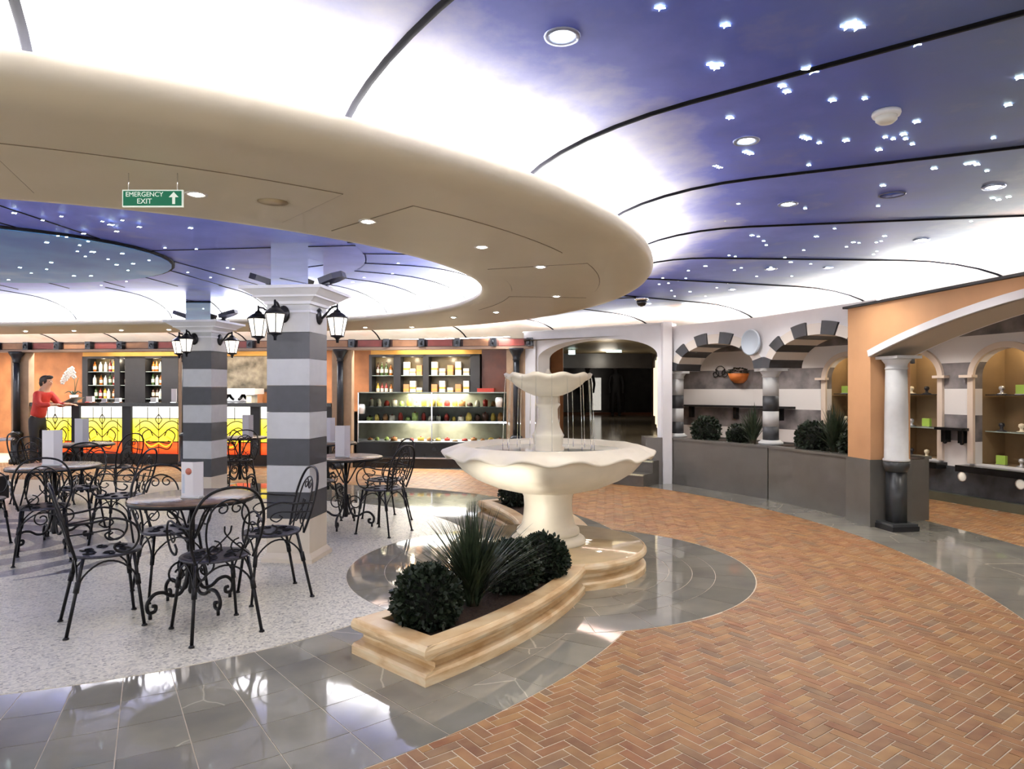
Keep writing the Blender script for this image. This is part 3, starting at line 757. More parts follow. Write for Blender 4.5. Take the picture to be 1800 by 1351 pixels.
STRIPEW = m
RS = 9.6
V = [L(RS*cos(R(t)), RS*sin(R(t))) for t in (55., 44.9, 31.05, 17.2, 3.35, -10.5)]
DADOB = mat('marble_dado', lin(84, 88, 94), .25, 0, .35, 5)
wins = {1: [(1.42, 2.16)], 2: [(.12, .94), (1.45, 2.27)], 3: [(.4, 1.2), (1.5, 2.3)]}
ARCHT = mat('window_trim', lin(226, 208, 192), .5)
shop = {}
for i in range(len(V)-1):
    ops = [(a, c, .52, 1.62, 1.96, 'ell') for a, c in wins.get(i, [])]
    w, W3, az = arch_wall('wall_shop', V[i], V[i+1], .12, 0, 2.4, ops, STRIPEW); struct(w)
    dd = seg_box(V[i], V[i+1], -.02, .0, .10, .46); dd.build('dado', DADOB, w)
    seg_box(V[i], V[i+1], -.12, .0, 0, .11).build('kerb', mat('green_stone', lin(92, 92, 78), .3, 0, .1, 5), w)
    for o in ops: shop[(i, round(o[0], 2))] = (w, W3, az, o)
NICHE = mat('niche_warm', lin(150, 124, 90), .5, 0, .1, 4)
SHELFG = mat('shelf_glass', lin(205, 222, 212), .1, 0, trans=.4)
nwin = 0
for key, (w, W3, az, o) in shop.items():
    nwin += 1; s0, s1, zb, zs, zc, _ = o
    arch_band(W3, az, o, -.35, .0, .075, ARCHT, w, 'window_surround')
    for s in (s0-.06, s1+.06):
        vs = [W3(s+a*.09, k, z) for z in (zs-.015, zs+.02) for a, k in ((-1, -.8), (1, -.8), (1, .0), (-1, .0))]
        B().add(vs, [(3,2,1,0), (4,5,6,7), (0,1,5,4), (1,2,6,5), (2,3,7,6), (3,0,4,7)]).build('impost', ARCHT, w)
    vs = [W3(s, k, z) for z in (zb-.1, zb-.02) for s, k in ((s0-.12, -1.6), (s1+.12, -1.6), (s1+.12, 0), (s0-.12, 0))]
    B().add(vs, [(3,2,1,0), (4,5,6,7), (0,1,5,4), (1,2,6,5), (2,3,7,6), (3,0,4,7)]).build('sill', BLACK, w)
    # niche: back, sides, floor and top
    D = 4.4; bo = B()
    c = [W3(s0-.02, 1, zb-.01), W3(s1+.02, 1, zb-.01), W3(s1+.02, D, zb-.01), W3(s0-.02, D, zb-.01), W3(s0-.02, 1, 2.1), W3(s1+.02, 1, 2.1), W3(s1+.02, D, 2.1), W3(s0-.02, D, 2.1)]
    bo.add(c, [(0,1,2,3), (4,7,6,5), (0,3,7,4), (1,5,6,2), (3,2,6,7)]); bo.build('niche', NICHE, w)
    for z in (.92, 1.38):
        vs = [W3(s, k, zz) for zz in (z, z+.012) for s, k in ((s0, 1.4), (s1, 1.4), (s1, D-.1), (s0, D-.1))]
        B().add(vs, [(3,2,1,0), (4,5,6,7), (0,1,5,4), (1,2,6,5), (2,3,7,6), (3,0,4,7)]).build('shelf', SHELFG if z < 1 else BLACKM, w)
    q = W3((s0+s1)/2, 2.4, 2.0); light('POINT', q, 4., (1, .85, .6), .05)

# white wall with the wide arch to the stairs and passage
A0, A1 = (.215, 12.62), (2.40, 10.85)
oA = (.32, 2.66, 0., 2.0, 2.31, 'ell')
wall_a, W3a, aza = arch_wall('wall_back_arch', A0, A1, .35, 0, 2.48, [oA], WHITE, None, 28); struct(wall_a)
B().add([W3a(s, k, z) for s in (0, 2.81) for k, z in ((-.1, 2.48), (1, 2.48), (1, 2.5), (-.1, 2.5))], [(0,1,2,3), (7,6,5,4), (0,4,5,1), (1,5,6,2), (2,6,7,3), (3,7,4,0)]).build('cap_trim', WHITE, wall_a)
box_strip(W3a(.1, .6, 0), W3a(2.75, .6, 0), .08, 2.502, 'white light line lying on top of the white arch wall')
# corner post joining the arch wall and the arcade
p = inset(G[0], .1)
o = B().box(-.07, .07, -.1, .3, 0, 2.5).build('wall_corner', WHITE, None, (A1[0], A1[1], 0)); struct(o)
seg_box((A1[0]+.02, A1[1]+.2), inset(G[0], .18), -.02, .3, 1.74, 2.46).build('wall_infill', WHITE, o)
# three steps up to the passage
STEP = mat('step_stone', lin(96, 92, 86), .35, 0, .1, 8)
NOSE = mat('step_nosing', lin(236, 226, 190), .3, .2, .5, 160)
stairs = bpy.data.objects.new('floor_steps', None); COL.objects.link(stairs); struct(stairs)
ex, ey = (A1[0]-A0[0])/2.812, (A1[1]-A0[1])/2.812
for i in range(3):
    d0 = .62-.3*i
    q = lambda s, d: (A0[0]+ex*s+ey*d, A0[1]+ey*s-ex*d)   # d: in front of the wall
    B().prism([q(.33, d0), q(2.75, d0), q(2.75, -.4), q(.33, -.4)], .18*i, .18*(i+1)).build('step', STEP, stairs)
    B().prism([q(.33, d0+.012), q(2.75, d0+.012), q(2.75, d0-.03), q(.33, d0-.03)], .18*(i+1)-.02, .18*(i+1)+.004).build('nosing', NOSE, stairs)
# passage behind
PASF = mat('passage_floor', lin(150, 140, 122), .12, 0, .15, 3)
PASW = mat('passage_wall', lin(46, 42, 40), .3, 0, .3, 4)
pas = bpy.data.objects.new('wall_passage', None); COL.objects.link(pas); struct(pas)
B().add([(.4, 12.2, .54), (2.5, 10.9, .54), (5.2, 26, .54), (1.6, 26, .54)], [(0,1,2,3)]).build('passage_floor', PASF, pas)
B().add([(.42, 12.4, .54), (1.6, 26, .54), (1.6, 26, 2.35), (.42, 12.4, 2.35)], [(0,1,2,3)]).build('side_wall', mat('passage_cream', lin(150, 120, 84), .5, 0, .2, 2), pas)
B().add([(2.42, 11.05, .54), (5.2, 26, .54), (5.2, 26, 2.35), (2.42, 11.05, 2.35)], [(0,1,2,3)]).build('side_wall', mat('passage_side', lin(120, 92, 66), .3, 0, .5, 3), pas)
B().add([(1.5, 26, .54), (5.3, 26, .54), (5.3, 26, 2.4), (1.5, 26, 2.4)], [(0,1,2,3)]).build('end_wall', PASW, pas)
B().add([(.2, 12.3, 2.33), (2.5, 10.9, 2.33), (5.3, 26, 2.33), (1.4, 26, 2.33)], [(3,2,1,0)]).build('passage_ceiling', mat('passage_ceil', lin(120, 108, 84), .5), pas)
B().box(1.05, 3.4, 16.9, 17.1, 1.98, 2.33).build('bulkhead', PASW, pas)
B().box(1.5, 5.3, 25.7, 25.9, .54, .62).build('threshold', mat('brick_red', lin(150, 92, 66), .5), pas)
B().box(2.95, 3.3, 25.8, 25.95, .7, 1.9).build('lit_shopfront', mat('lit_shop', lin(190, 186, 170), .5, 0, .8, 3, emit=(1, .95, .85, 1), estr=.35), pas)
for x0, x1 in ((1.9, 2.9), (3.6, 4.2)): B().box(x0, x1, 25.85, 25.95, .62, 1.95).build('dark_door', BLACK, pas)
light('POINT', (2.2, 16, 2.15), 12, (1, .9, .75), .2); light('POINT', (3.2, 22, 2.1), 9, (1, .9, .8), .2); light('POINT', (1.7, 12.6, 2.1), 5, (1, .9, .75), .2)
for i, (y, z0, z1) in enumerate(((12.6, .8, 2.1), (13.7, .7, 2.1), (15.2, .7, 2.1), (17.5, .8, 2.0))):
    x = 2.42+(y-11.05)*.186-.03
    o = B().box(-.02, .02, -.09, .09, 0, z1-z0).build('wall_light', emis('sconce_warm', (1, .8, .5, 1), 1.0), None, (x, y, z0))
    tag(o, ['tall warm light panel on the passage wall nearest the arch', 'second tall warm light panel along the passage wall', 'third tall warm light panel along the passage wall', 'farthest tall warm light panel along the passage wall'][i], 'wall light', 'light panels in the passage')
def lit_sign(p, w, h, label, s):
    t = thing('exit_sign', label, 'sign', p)
    B().box(-w/2, w/2, -.02, .02, -h/2, h/2).build('light_box', emis('exit_glow', (.75, 1, .95, 1), 4.), t)
    text(s, h*.9, mat('exit_ink', lin(20, 130, 100), .5), t, (0, -.022, 0), (R(90), 0, 0))
    B().box(-.01, .01, -.01, .01, h/2, h/2+.06).build('hanger', BLACKM, t)
lit_sign(at_y(1079, 615.5, 15.5), .34, .085, 'glowing white exit sign in the dark passage', 'EXIT')
lit_sign(at_y(1005, 619, 15.0), .14, .09, 'small glowing green sign at the passage entrance', 'EXIT')

# back wall of the bar
def Lb(u0, u1, v0, v1, z0, z1): return B().prism([L(u0, v0), L(u1, v0), L(u1, v1), L(u0, v1)], z0, z1)
wall_b = struct(Lb(-14, 3.4, 8.75, 8.9, 0, 2.5).build('wall_back', OCHRE))
o = Lb(3.0, 3.15, 7.0, 8.9, 0, 2.5).build('wall_bar_end', WOODD); struct(o)
Lb(-7.35, -2.0, 8.6, 8.75, 2.19, 2.34).build('lintel_band', GOLDB, wall_b); Lb(-.68, 1.95, 8.6, 8.75, 2.20, 2.36).build('lintel_band', GOLDB, wall_b)
Lb(1.72, 3.0, 8.55, 8.74, 0, 2.5).build('wood_panelling', WOODD, wall_b)
light('AREA', (*L(-5.5, 7.7), 2.33), 34, (1, .86, .66), 2.2); light('AREA', (*L(.7, 8.0), 2.33), 26, (1, .86, .66), 1.4); light('AREA', (*L(-2.6, 7.7), 2.33), 20, (1, .82, .6), 1.4); light('AREA', (*L(-9, 7.6), 2.33), 20, (1, .82, .6), 1.4)
# black shelving in the back wall
def shelving(u0, u1, bays, label, zb=.95, zt=2.19, nsh=4, v=8.42):
    t = thing('bar_shelving', label, 'shelving', (*L((u0+u1)/2, v), 0), AX); h = (u1-u0)/2; c = (u0+u1)/2
    B().box(-h, h, .27, .3, zb, zt).build('back_panel', mat('shelf_back', lin(96, 84, 60), .3, 0, .3, 5), t)
    B().box(-h, h, 0, .3, zt-.05, zt).build('top_panel', BLACKM, t)
    B().box(-h, h, -.1, .3, .0, zb).build('base_cabinet', BLACKM, t)
    ed = sorted(set([u0, u1])); cur = u0; fill = []
    for a, b_ in bays: fill.append((cur, a)); cur = b_
    fill.append((cur, u1))
    for a, b_ in fill:
        if b_-a > .01: B().box(a-c, b_-c, 0, .3, zb, zt).build('upright', BLACKM, t)
    hs = [zb+(zt-zb-.05)*k/nsh for k in range(nsh)]
    for a, b_ in bays:
        for z in hs: B().box(a-c, b_-c, .02, .28, z, z+.012).build('shelf', SHELFG, t)
        light('POINT', ((a+b_)/2-c, .08, zt-.1), 2.2, (1, .85, .6), .04, parent=t)
    return [(a, b_, z+.012) for a, b_ in bays for z in hs], v
BOTC = [mat('bottle_%s' % n, c, .1, 0, coat=.4) for n, c in (('amber', lin(170, 96, 30)), ('gold', lin(225, 176, 60)), ('green', lin(60, 84, 40)), ('clear', lin(210, 215, 210)), ('red', lin(140, 40, 36)), ('brown', lin(70, 42, 28)))]
LABELM = mat('bottle_label', lin(232, 222, 200), .6); CAPM = mat('bottle_cap', lin(40, 34, 30), .4)
def bottle_mesh(h, r): return B().lathe([(r*.9, 0), (r, .008), (r, h*.58), (r*.75, h*.68), (r*.34, h*.76), (r*.3, h*.93)], 10)
bottles = []
for i, mm_ in enumerate(BOTC):
    t = thing('bottle', 'x', 'bottle'); h = .24+.02*(i % 3); r = .034+.003*(i % 2)
    bottle_mesh(h, r).build('glass_body', mm_, t); B().lathe([(r+.001, h*.2), (r+.001, h*.48)], 10, closed=True).build('label', LABELM, t); B().lathe([(r*.33, h*.9), (r*.33, h)], 8).build('cap', CAPM, t); bottles.append((t, h))
used = set()
def place_bottle(k, loc, label, group):
    t, h = bottles[k]
    if k not in used: used.add(k); t.location = loc; t['label'] = label; t['group'] = group; return
    dup(t, loc, random.uniform(0, 6), label, group)
CN = ['amber', 'golden', 'dark green', 'clear', 'red', 'brown']
def fill(spots, v, step, unit, nsh):
    for j, (a, b_, z) in enumerate(spots):
        n = max(1, int((b_-a-.04)/step)); bay = ('left', 'slim middle', 'right')[j//nsh]; lev = (['lowest', 'second', 'third', 'top'] if nsh == 4 else ['lowest', 'middle', 'top'])[j % nsh]
        for i in range(n):
            k = random.choices(range(6), (4, 4, 2, 4, 2, 2))[0]
            place_bottle(k, (*L(a+.04+(i+.5)*(b_-a-.08)/n, v+.13+random.uniform(-.03, .03)), z+.001), '%s bottle, %s from left, %s shelf, %s bay of the %s' % (CN[k], ORD[i], lev, bay, unit), 'bottles on the '+unit)
sp1, v1 = shelving(-7.22, -4.95, [(-7.09, -6.45), (-6.32, -6.2), (-5.72, -5.34)], 'tall black shelving unit full of bottles behind the bar')
fill(sp1, v1, .1, 'bar shelving', 4)
sp2, v2 = shelving(-.66, 1.70, [(-.6, -.13), (.02, .5), (.62, 1.5)], 'wide black shelving unit behind the pastry counter', nsh=3)
fill(sp2[:3], v2, .1, 'pastry wall shelving', 3)
BOXW = mat('white_box', lin(232, 228, 220), .5); BOXT = mat('tan_box', lin(196, 140, 96), .5)
for j, (a, b_, z) in enumerate(sp2[3:]):
    n = 3 if j < 3 else 5
    for i in range(n):
        h = .14+.07*((i*7+j) % 3); w = .06
        o = B().box(-w, w, -.06, .06, 0, h).build('gift_box', [BOXW, BOXT, BOXW][(i+j) % 3], None, (*L(a+.1+i*(b_-a-.2)/(n-1), v2+.14), z+.001), AX)
        lab = ['white', 'tan', 'white'][(i+j) % 3]
        B().box(-w-.001, w+.001, -.061, .061, h*.4, h*.55).build('band', GOLDB, o)
        tag(o, '%s gold-banded carton, %s from left, %s shelf, %s bay behind the pastry counter' % (lab, ORD[i], ('lowest', 'middle', 'top')[j % 3], 'middle' if j < 3 else 'wide'), 'box', 'cartons behind the pastry counter')

# bar counter with lit stained glass panels
m, nt, b = nodes('stained_glass')
tc = N(nt, 'ShaderNodeTexCoord'); sx = N(nt, 'ShaderNodeSeparateXYZ'); nt.links.new(tc.outputs['Generated'], sx.inputs[0])
col = ramp(nt, sx.outputs['Z'], [(0, lin(214, 60, 14)), (.14, lin(240, 92, 24)), (.245, lin(226, 74, 16)), (.25, lin(250, 222, 60)), (.5, lin(246, 226, 40)), (.745, lin(250, 240, 110)), (.75, lin(255, 253, 236)), (1, lin(255, 255, 250))])
nt.links.new(col.outputs[0], b.inputs['Emission Color']); b.inputs['Emission Strength'].default_value = .8
nt.links.new(col.outputs[0], b.inputs['Base Color']); b.inputs['Roughness'].default_value = .15
SGLASS = m; LEAD = mat('lead_line', lin(60, 44, 14), .5); PALEY = emis('glass_amber', lin(238, 190, 40), 1.0)
t = thing('bar_counter', 'long black bar counter with glowing yellow stained glass panels', 'bar counter', (*L(-4.2, 6.9), 0), AX)
u0c = -4.2
B().box(-3.2, 3.35, .05, .55, 0, 1.13).build('body', BLACK, t)
B().box(-3.2, 3.35, -.02, .06, 0, .2).build('base_panel', BLACK, t)
B().box(-3.2, 3.35, -.12, .58, 1.13, 1.2).build('worktop', mat('black_granite', lin(40, 38, 38), .1, 0, .5, 60), t)
panels = [(-7.0, -6.22), (-6.05, -5.14), (-4.95, -3.85), (-3.66, -2.49), (-2.30, -1.2)]
pe = [-7.4]+[x for p_ in panels for x in p_]+[-.85]
for i in range(0, len(pe), 2): B().box(pe[i]-u0c, pe[i+1]-u0c, -.03, .06, .2, 1.13).build('post', BLACKM, t)
for a, b_ in panels:
    c = (a+b_)/2-u0c; w = (b_-a)/2
    gp = B().box(c-w, c+w, .02, .045, .205, 1.125).build('stained_glass', SGLASS, t)
    bo = B(); z0 = .215; y = .016
    for s in (-1, 1):
        bo.tube(smoothpts([(c, y, z0+.22), (c+s*w*.45, y, z0+.2), (c+s*w*.62, y, z0+.36), (c+s*w*.36, y, z0+.46), (c+s*w*.22, y, z0+.34)]), .011, 4)
        bo.tube(smoothpts([(c, y, z0+.3), (c+s*w*.5, y, z0+.5), (c+s*w*.8, y, z0+.42)]), .009, 4)
        bo.tube(smoothpts([(c, y, z0+.45), (c+s*w*.3, y, z0+.6), (c+s*w*.6, y, z0+.62), (c+s*w*.9, y, z0+.5)]), .009, 4)
        bo.tube(smoothpts([(c, y, z0+.76), (c+s*w*.12, y, z0+.66), (c, y, z0+.56)]), .009, 4)
        bo.tube([(c+s*w*.42, y, z0+.64), (c+s*w*.42, y, z0+.9)], .007, 4); bo.tube([(c+s*w*.72, y, z0), (c+s*w*.72, y, z0+.66)], .007, 4)
        bo.tube(smoothpts([(c, y, z0+.12), (c+s*w*.35, y, z0+.08), (c+s*w*.5, y, z0+.2), (c+s*w*.35, y, z0+.24)]), .011, 4)
    bo.tube([(c, y, z0), (c, y, z0+.9)], .007, 4); bo.tube([(c-w, y, z0+.68), (c+w, y, z0+.68)], .007, 4); bo.tube([(c-w, y, z0+.225), (c+w, y, z0+.225)], .009, 4)
    bo.build('lead_tracery', LEAD, gp)
    bo = B()
    for s in (-1, 1): bo.tube(smoothpts([(c, y-.001, z0+.2), (c+s*w*.3, y-.001, z0+.13), (c+s*w*.52, y-.001, z0+.24), (c+s*w*.3, y-.001, z0+.32)]), .016, 5)
    bo.build('amber_scroll', PALEY, gp)

# things on the bar
TOPZ = 1.201
t = thing('potted_orchid', 'white orchid in a pale square pot on the bar counter', 'plant', (*L(-6.35, 7.1), TOPZ))
B().lathe([(.07, 0), (.095, .15), (.085, .15), (.075, .12)], 4).build('pot', LIGHTST, t)
bo = B(); bo.tube(smoothpts([(0, 0, .1), (.02, 0, .35), (-.03, 0, .6), (-.12, 0, .68), (-.2, .0, .55)]), .006, 5); bo.tube(smoothpts([(.01, 0, .1), (.05, 0, .35), (.08, .02, .5)]), .006, 5); bo.build('stem', mat('stem_green', lin(60, 78, 52), .5), t)
PETAL = mat('petal_white', lin(238, 234, 220), .5)
for i in range(16):
    q = i/15; bx, bz = .0-.2*q+.03*sin(i*2.1), .64-.32*abs(q-.3)+.05*cos(i*3.3)
    bo = B()
    for k in range(5):
        a = 2*pi*k/5+i; bo.ball((bx+.03*cos(a), -.02, bz+.03*sin(a)), .026, 6, 4, (1, .35, 1))
    bo.build('flower', PETAL, t)
bo = B()
for k in range(5):
    a = k*1.25; bo.tube(smoothpts([(0, 0, .14), (.08*cos(a), .08*sin(a), .22), (.16*cos(a), .16*sin(a), .18)]), .018, 5, taper=(1, .2))
bo.build('leaf', mat('leaf_dark', lin(44, 62, 44), .4), t)
t = thing('coffee_machine', 'chrome espresso machine standing on the back counter of the bar', 'coffee machine', (*L(-3.5, 8.2), .98), AX)
B().box(-.42, .42, -.05, .35, 0, .1).build('drip_tray', BLACKM, t); B().box(-.42, .42, .12, .35, .1, .42).build('body', CHROME, t); B().box(-.45, .45, -.06, .36, .38, .5).build('cup_warmer', mat('machine_white', lin(236, 230, 226), .3), t)
for x in (-.22, .1): B().tube([(x, .1, .36), (x, .02, .3), (x, -.06, .27)], .03, 8).build('group_head', BLACKM, t)
B().box(.24, .36, -.02, .13, .1, .36).build('steam_panel', mat('machine_cream', lin(226, 220, 190), .3), t)
t = thing('back_counter', 'dark back counter carrying the espresso machine', 'counter', (*L(-3.3, 8.15), 0), AX)
B().box(-1.2, 1.2, -.1, .45, 0, .94).build('cabinet', BLACKM, t); B().box(-1.22, 1.22, -.12, .47, .94, .98).build('worktop', BLACK, t)
t = thing('wall_mirror', 'dim antique mirror panel above the espresso machine', 'mirror', (*L(-3.1, 8.7), 1.45), AX)
B().box(-1.0, 1.0, 0, .03, 0, .74).build('glass', mat('antique_mirror', lin(120, 110, 92), .25, .7, .6, 6), t); B().box(-1.04, 1.04, .005, .04, -.04, .78).build('frame', BLACKM, t)
CUPW = mat('crockery', lin(240, 238, 234), .25)
def napkins(u, w, h, label):
    t = thing('napkin_holder', label, 'napkin holder', (*L(u, 7.05), TOPZ), AX); B().box(-w/2, w/2, -.05, .05, 0, .012).build('tray', CHROME, t); B().box(-w*.42, w*.42, -.035, .035, .012, h).build('napkin_stack', CUPW, t)
napkins(-5.95, .16, .12, 'small white napkin stack on the bar, nearest the orchid'); napkins(-5.35, .12, .09, 'white napkin block on the bar in front of the bottles'); napkins(-4.58, .14, .1, 'white napkin block on the bar beside the striped pillar')
for u, h, lab in ((-4.12, .26, 'upright white menu card on the bar beside the striped pillar'), (-5.6, .06, 'flat white leaflet stack on the bar counter')):
    t = thing('bar_card', lab, 'menu card', (*L(u, 6.98), TOPZ), AX); B().box(-.06, .06, -.03, .03, 0, .012).build('foot', CHROME, t); B().box(-.055, .055, -.004, .004, .012, h+.012).build('card', CARD, t)

# pastry display counter
GREENB = mat('case_led', (0, 0, 0, 1), .5); LEDB = emis('case_led_line', (.9, .92, 1, 1), 6.)
uc = 1.04
t = thing('pastry_counter', 'long glass pastry display counter on a black base', 'display counter', (*L(uc, 6.95), 0), AX)
W2 = 1.42
B().box(-W2-.1, W2+.1, -.12, .6, 0, .18).build('kick_base', BLACK, t)
B().box(-W2-.02, W2+.02, -.05, .6, .2, .46).build('base_cabinet', BLACK, t)
B().box(-W2-.12, W2+.1, -.16, .02, .18, .205).build('tray_rail', CHROME, t)
B().box(-W2, W2, .56, .6, .46, 1.40).build('back_panel', mat('case_back', lin(150, 150, 128), .3, 0, .3, 4), t)
B().box(-W2, W2, .0, .58, .84, .855).build('middle_shelf', SHELFG, t); B().box(-W2, W2, .1, .58, 1.12, 1.13).build('upper_shelf', SHELFG, t); B().box(-W2, W2, .0, .6, .46, .48).build('deck', LIGHTST, t)
B().box(-W2, W2, -.012, .004, .835, .862).build('light_line', LEDB, t)
B().box(-W2, W2, .05, .6, 1.39, 1.41).build('top_glass', SHELFG, t)
for x in (-W2, 0, W2): B().box(x-.012, x+.012, -.01, .6, .46, 1.40).build('frame_post', CHROME, t)
for x0, x1 in ((-W2, 0), (0, W2)):
    B().add([(x0+.02, -.10, .47), (x1-.02, -.10, .47), (x1-.02, -.01, .835), (x0+.02, -.01, .835)], [(0,1,2,3)]).build('lower_pane', GLASS, t)
    B().add([(x0+.02, -.005, .865), (x1-.02, -.005, .865), (x1-.02, .05, 1.39), (x0+.02, .05, 1.39)], [(0,1,2,3)]).build('upper_pane', GLASS, t)
light('AREA', (0, .3, 1.37), 40, (1, .95, .85), 1.2, parent=t); light('AREA', (0, .25, .82), 26, (1, .95, .85), 1.2, parent=t)
FOODC = [('yellow', lin(232, 200, 90)), ('pale green', lin(196, 220, 120)), ('cream', lin(238, 226, 200)), ('chocolate', lin(84, 52, 36)), ('red', lin(176, 54, 40)), ('golden brown', lin(200, 140, 80))]
FM = [mat('food_'+n.replace(' ', '_'), c, .5, 0, .15, 30) for n, c in FOODC]
for row, (z, v, n, dv) in enumerate(((.481, 7.05, 16, .25), (.856, 7.12, 18, .2), (1.131, 7.2, 18, .2))):
    for i in range(n):
        k = random.choices(range(6), (4, 3, 4, 2, 2, 4))[0]; u = uc-W2+.08+(2*W2-.16)*(i+.5)/n; h = random.uniform(.07, .16) if row else random.uniform(.03, .07); r = random.uniform(.05, .075)
        nm = FOODC[k][0]; sh_ = i % 3
        tr = thing('pastry' if sh_ else 'cake', '%s %s, %s from left on the %s of the pastry counter' % (nm, 'pastry' if sh_ else 'cake', ORD[i], ('lower deck', 'middle shelf', 'upper shelf')[row]), 'pastry' if sh_ else 'cake', (*L(u, v+dv*random.random()*.7), z), 0, 'sweets on the %s of the pastry counter' % ('lower deck', 'middle shelf', 'upper shelf')[row])
        B().lathe([(r*.8, 0), (r*1.15, .008)], 12).build('plate', CUPW, tr)
        if sh_: B().lathe([(r*.75, .008), (r*.85, h*.5), (r*.5, h), (r*.1, h*1.1)], 10).build('pastry_body', FM[k], tr)
        else:
            B().lathe([(r*.9, .008), (r*.9, h)], 14).build('sponge', FM[k], tr); B().ball((0, 0, h+.008), .014, 6, 4).build('cherry', FM[4], tr)
t = thing('red_box', 'red rectangular box on top of the pastry counter near the column', 'box', (*L(2.0, 7.35), 1.411), AX); B().box(-.16, .16, -.08, .08, 0, .07).build('carton', FM[4], t); B().box(-.162, .162, -.082, .082, .05, .07).build('lid', FM[4], t)
for u, lab in ((-.33, 'white paper bag on the left end of the pastry counter'), (2.3, 'white paper cup stack at the right end of the pastry counter')):
    t = thing('paper_stack', lab, 'paper goods', (*L(u, 7.0), 1.0 if u < 0 else 1.131)); B().lathe([(.06, 0), (.075, .1), (.07, .16)], 10).build('stack', CUPW, t); B().lathe([(.072, .16), (.05, .18)], 10).build('top_sheet', CARD, t)
t = thing('side_counter', 'dark side counter with glass front at the left end of the pastry counter', 'counter', (*L(-.62, 7.2), 0), AX); B().box(-.12, .14, 0, .5, 0, 1.0).build('cabinet', BLACKM, t); B().box(-.14, .16, -.02, .52, 1.0, 1.03).build('top', BLACK, t)

# cast iron columns, pilasters and painted frieze of the bar front
for i, (u, w) in enumerate(((-7.24, 'beside the person in red'), (-3.70, 'hidden behind the farther striped pillar'), (-.633, 'left of the pastry counter'), (2.656, 'right of the pastry counter'))):
    p = L(u, 6.68); t = thing('iron_column', 'slim black cast iron column '+w, 'column', (p[0], p[1], 0), AX)
    B().lathe([(.13, 0), (.13, .08), (.1, .1), (.1, .55), (.115, .57), (.115, .6), (.075, .64)], 16).build('pedestal', CASTIRON, t)
    B().lathe([(.064, .64), (.058, 1.4), (.055, 1.98)], 16).build('shaft', CASTIRON, t)
    B().lathe([(.055, 1.98), (.07, 1.99), (.06, 2.02), (.085, 2.09), (.13, 2.16), (.14, 2.2)], 16).build('capital', CASTIRON, t)
    o = Lb(u-.19, u+.19, 6.76, 6.9, 0, 2.21).build('trim_%d' % (i+1), STONEP); struct(o)
frieze = bpy.data.objects.new('wall_frieze', None); COL.objects.link(frieze); struct(frieze)
Lb(-11, 3.0, 6.66, 6.9, 2.19, 2.235).build('cornice', mat('cornice_taupe', lin(150, 124, 104), .5), frieze)
Lb(-11, 3.0, 6.72, 6.9, 2.235, 2.38).build('frieze_board', mat('frieze_brown', lin(70, 44, 36), .5), frieze)
FP = [mat('frieze_maroon', lin(132, 58, 50), .5, 0, .2, 6), mat('frieze_ochre', lin(150, 106, 74), .5, 0, .2, 6)]
k = 0; u = 2.9
while u > -10.5:
    Lb(u-.56, u-.1, 6.70, 6.73, 2.25, 2.365).build('frieze_panel', FP[k % 2], frieze)
    bo = B(); bo.box(-.055, .055, -.1, .06, .0, .15); bo.tube(arc((0, -.12, .06), .05, -60, 240, 10, 'yz', .02), .014, 5)
    q = L(u, 6.72); bo.build('scroll_bracket', CASTIRON, frieze, (*q, 2.235), AX)
    u -= .66; k += 1

# ================================================================== FOUNTAIN AND ITS PLANTER
m, nt, b = nodes('travertine')
g = N(nt, 'ShaderNodeNewGeometry'); ns = N(nt, 'ShaderNodeTexNoise'); ns.inputs['Scale'].default_value = 5; ns.inputs['Detail'].default_value = 8; ns.inputs['Distortion'].default_value = .4
mp = N(nt, 'ShaderNodeMapping'); mp.inputs['Scale'].default_value = (1, 1, 5); nt.links.new(g.outputs['Position'], mp.inputs['Vector']); nt.links.new(mp.outputs[0], ns.inputs['Vector'])
cr = ramp(nt, ns.outputs[0], [(.3, lin(206, 166, 116)), (.5, lin(232, 202, 158)), (.7, lin(242, 222, 188))]); nt.links.new(cr.outputs[0], b.inputs['Base Color']); b.inputs['Roughness'].default_value = .28
TRAV = m
# outline of the planter: a curved trough round C1 joined by a round plinth in the middle
def outline(d):
    """trough and plinth outline pulled in by d"""
    r0, r1, T, Rc = 3.43+d, 4.07-d, 37.2-d/3.75*57.3, .80-d; P = []
    def keep(p): return hypot(p[0]-FL[0], p[1]-FL[1]) > Rc
    n = 60
    out = [(r1*cos(R(-T+2*T*i/n)), r1*sin(R(-T+2*T*i/n))) for i in range(n+1)]
    inn_ = [(r0*cos(R(T-2*T*i/n)), r0*sin(R(T-2*T*i/n))) for i in range(n+1)]
    def splice(path):
        a = [p for p in path[:n//2+1] if keep(p)]; c = [p for p in path[n//2:] if keep(p)]
        p0, p1 = a[-1], c[0]
        a0 = math.atan2(p0[1]-FL[1], p0[0]-FL[0]); a1 = math.atan2(p1[1]-FL[1], p1[0]-FL[0])
        while a1 < a0: a1 += 2*pi
        return a+[(FL[0]+Rc*cos(a0+(a1-a0)*k/20), FL[1]+Rc*sin(a0+(a1-a0)*k/20)) for k in range(21)]+c
    return [L(*p) for p in splice(out)+splice(inn_)]
levels = [(.0, .0), (.0, .045), (.012, .058), (.05, .066), (.07, .078), (.072, .098), (.05, .112), (.02, .122), (.002, .136), (-.006, .152), (-.004, .172), (.008, .188), (.02, .192)]
base_pts = [outline(d) for d, z in levels]; k = len(base_pts[0])
assert all(len(p) == k for p in base_pts) or True
planter = thing('fountain_planter', 'cream travertine curved planter and round plinth carrying the fountain', 'planter', (F[0], F[1], 0))
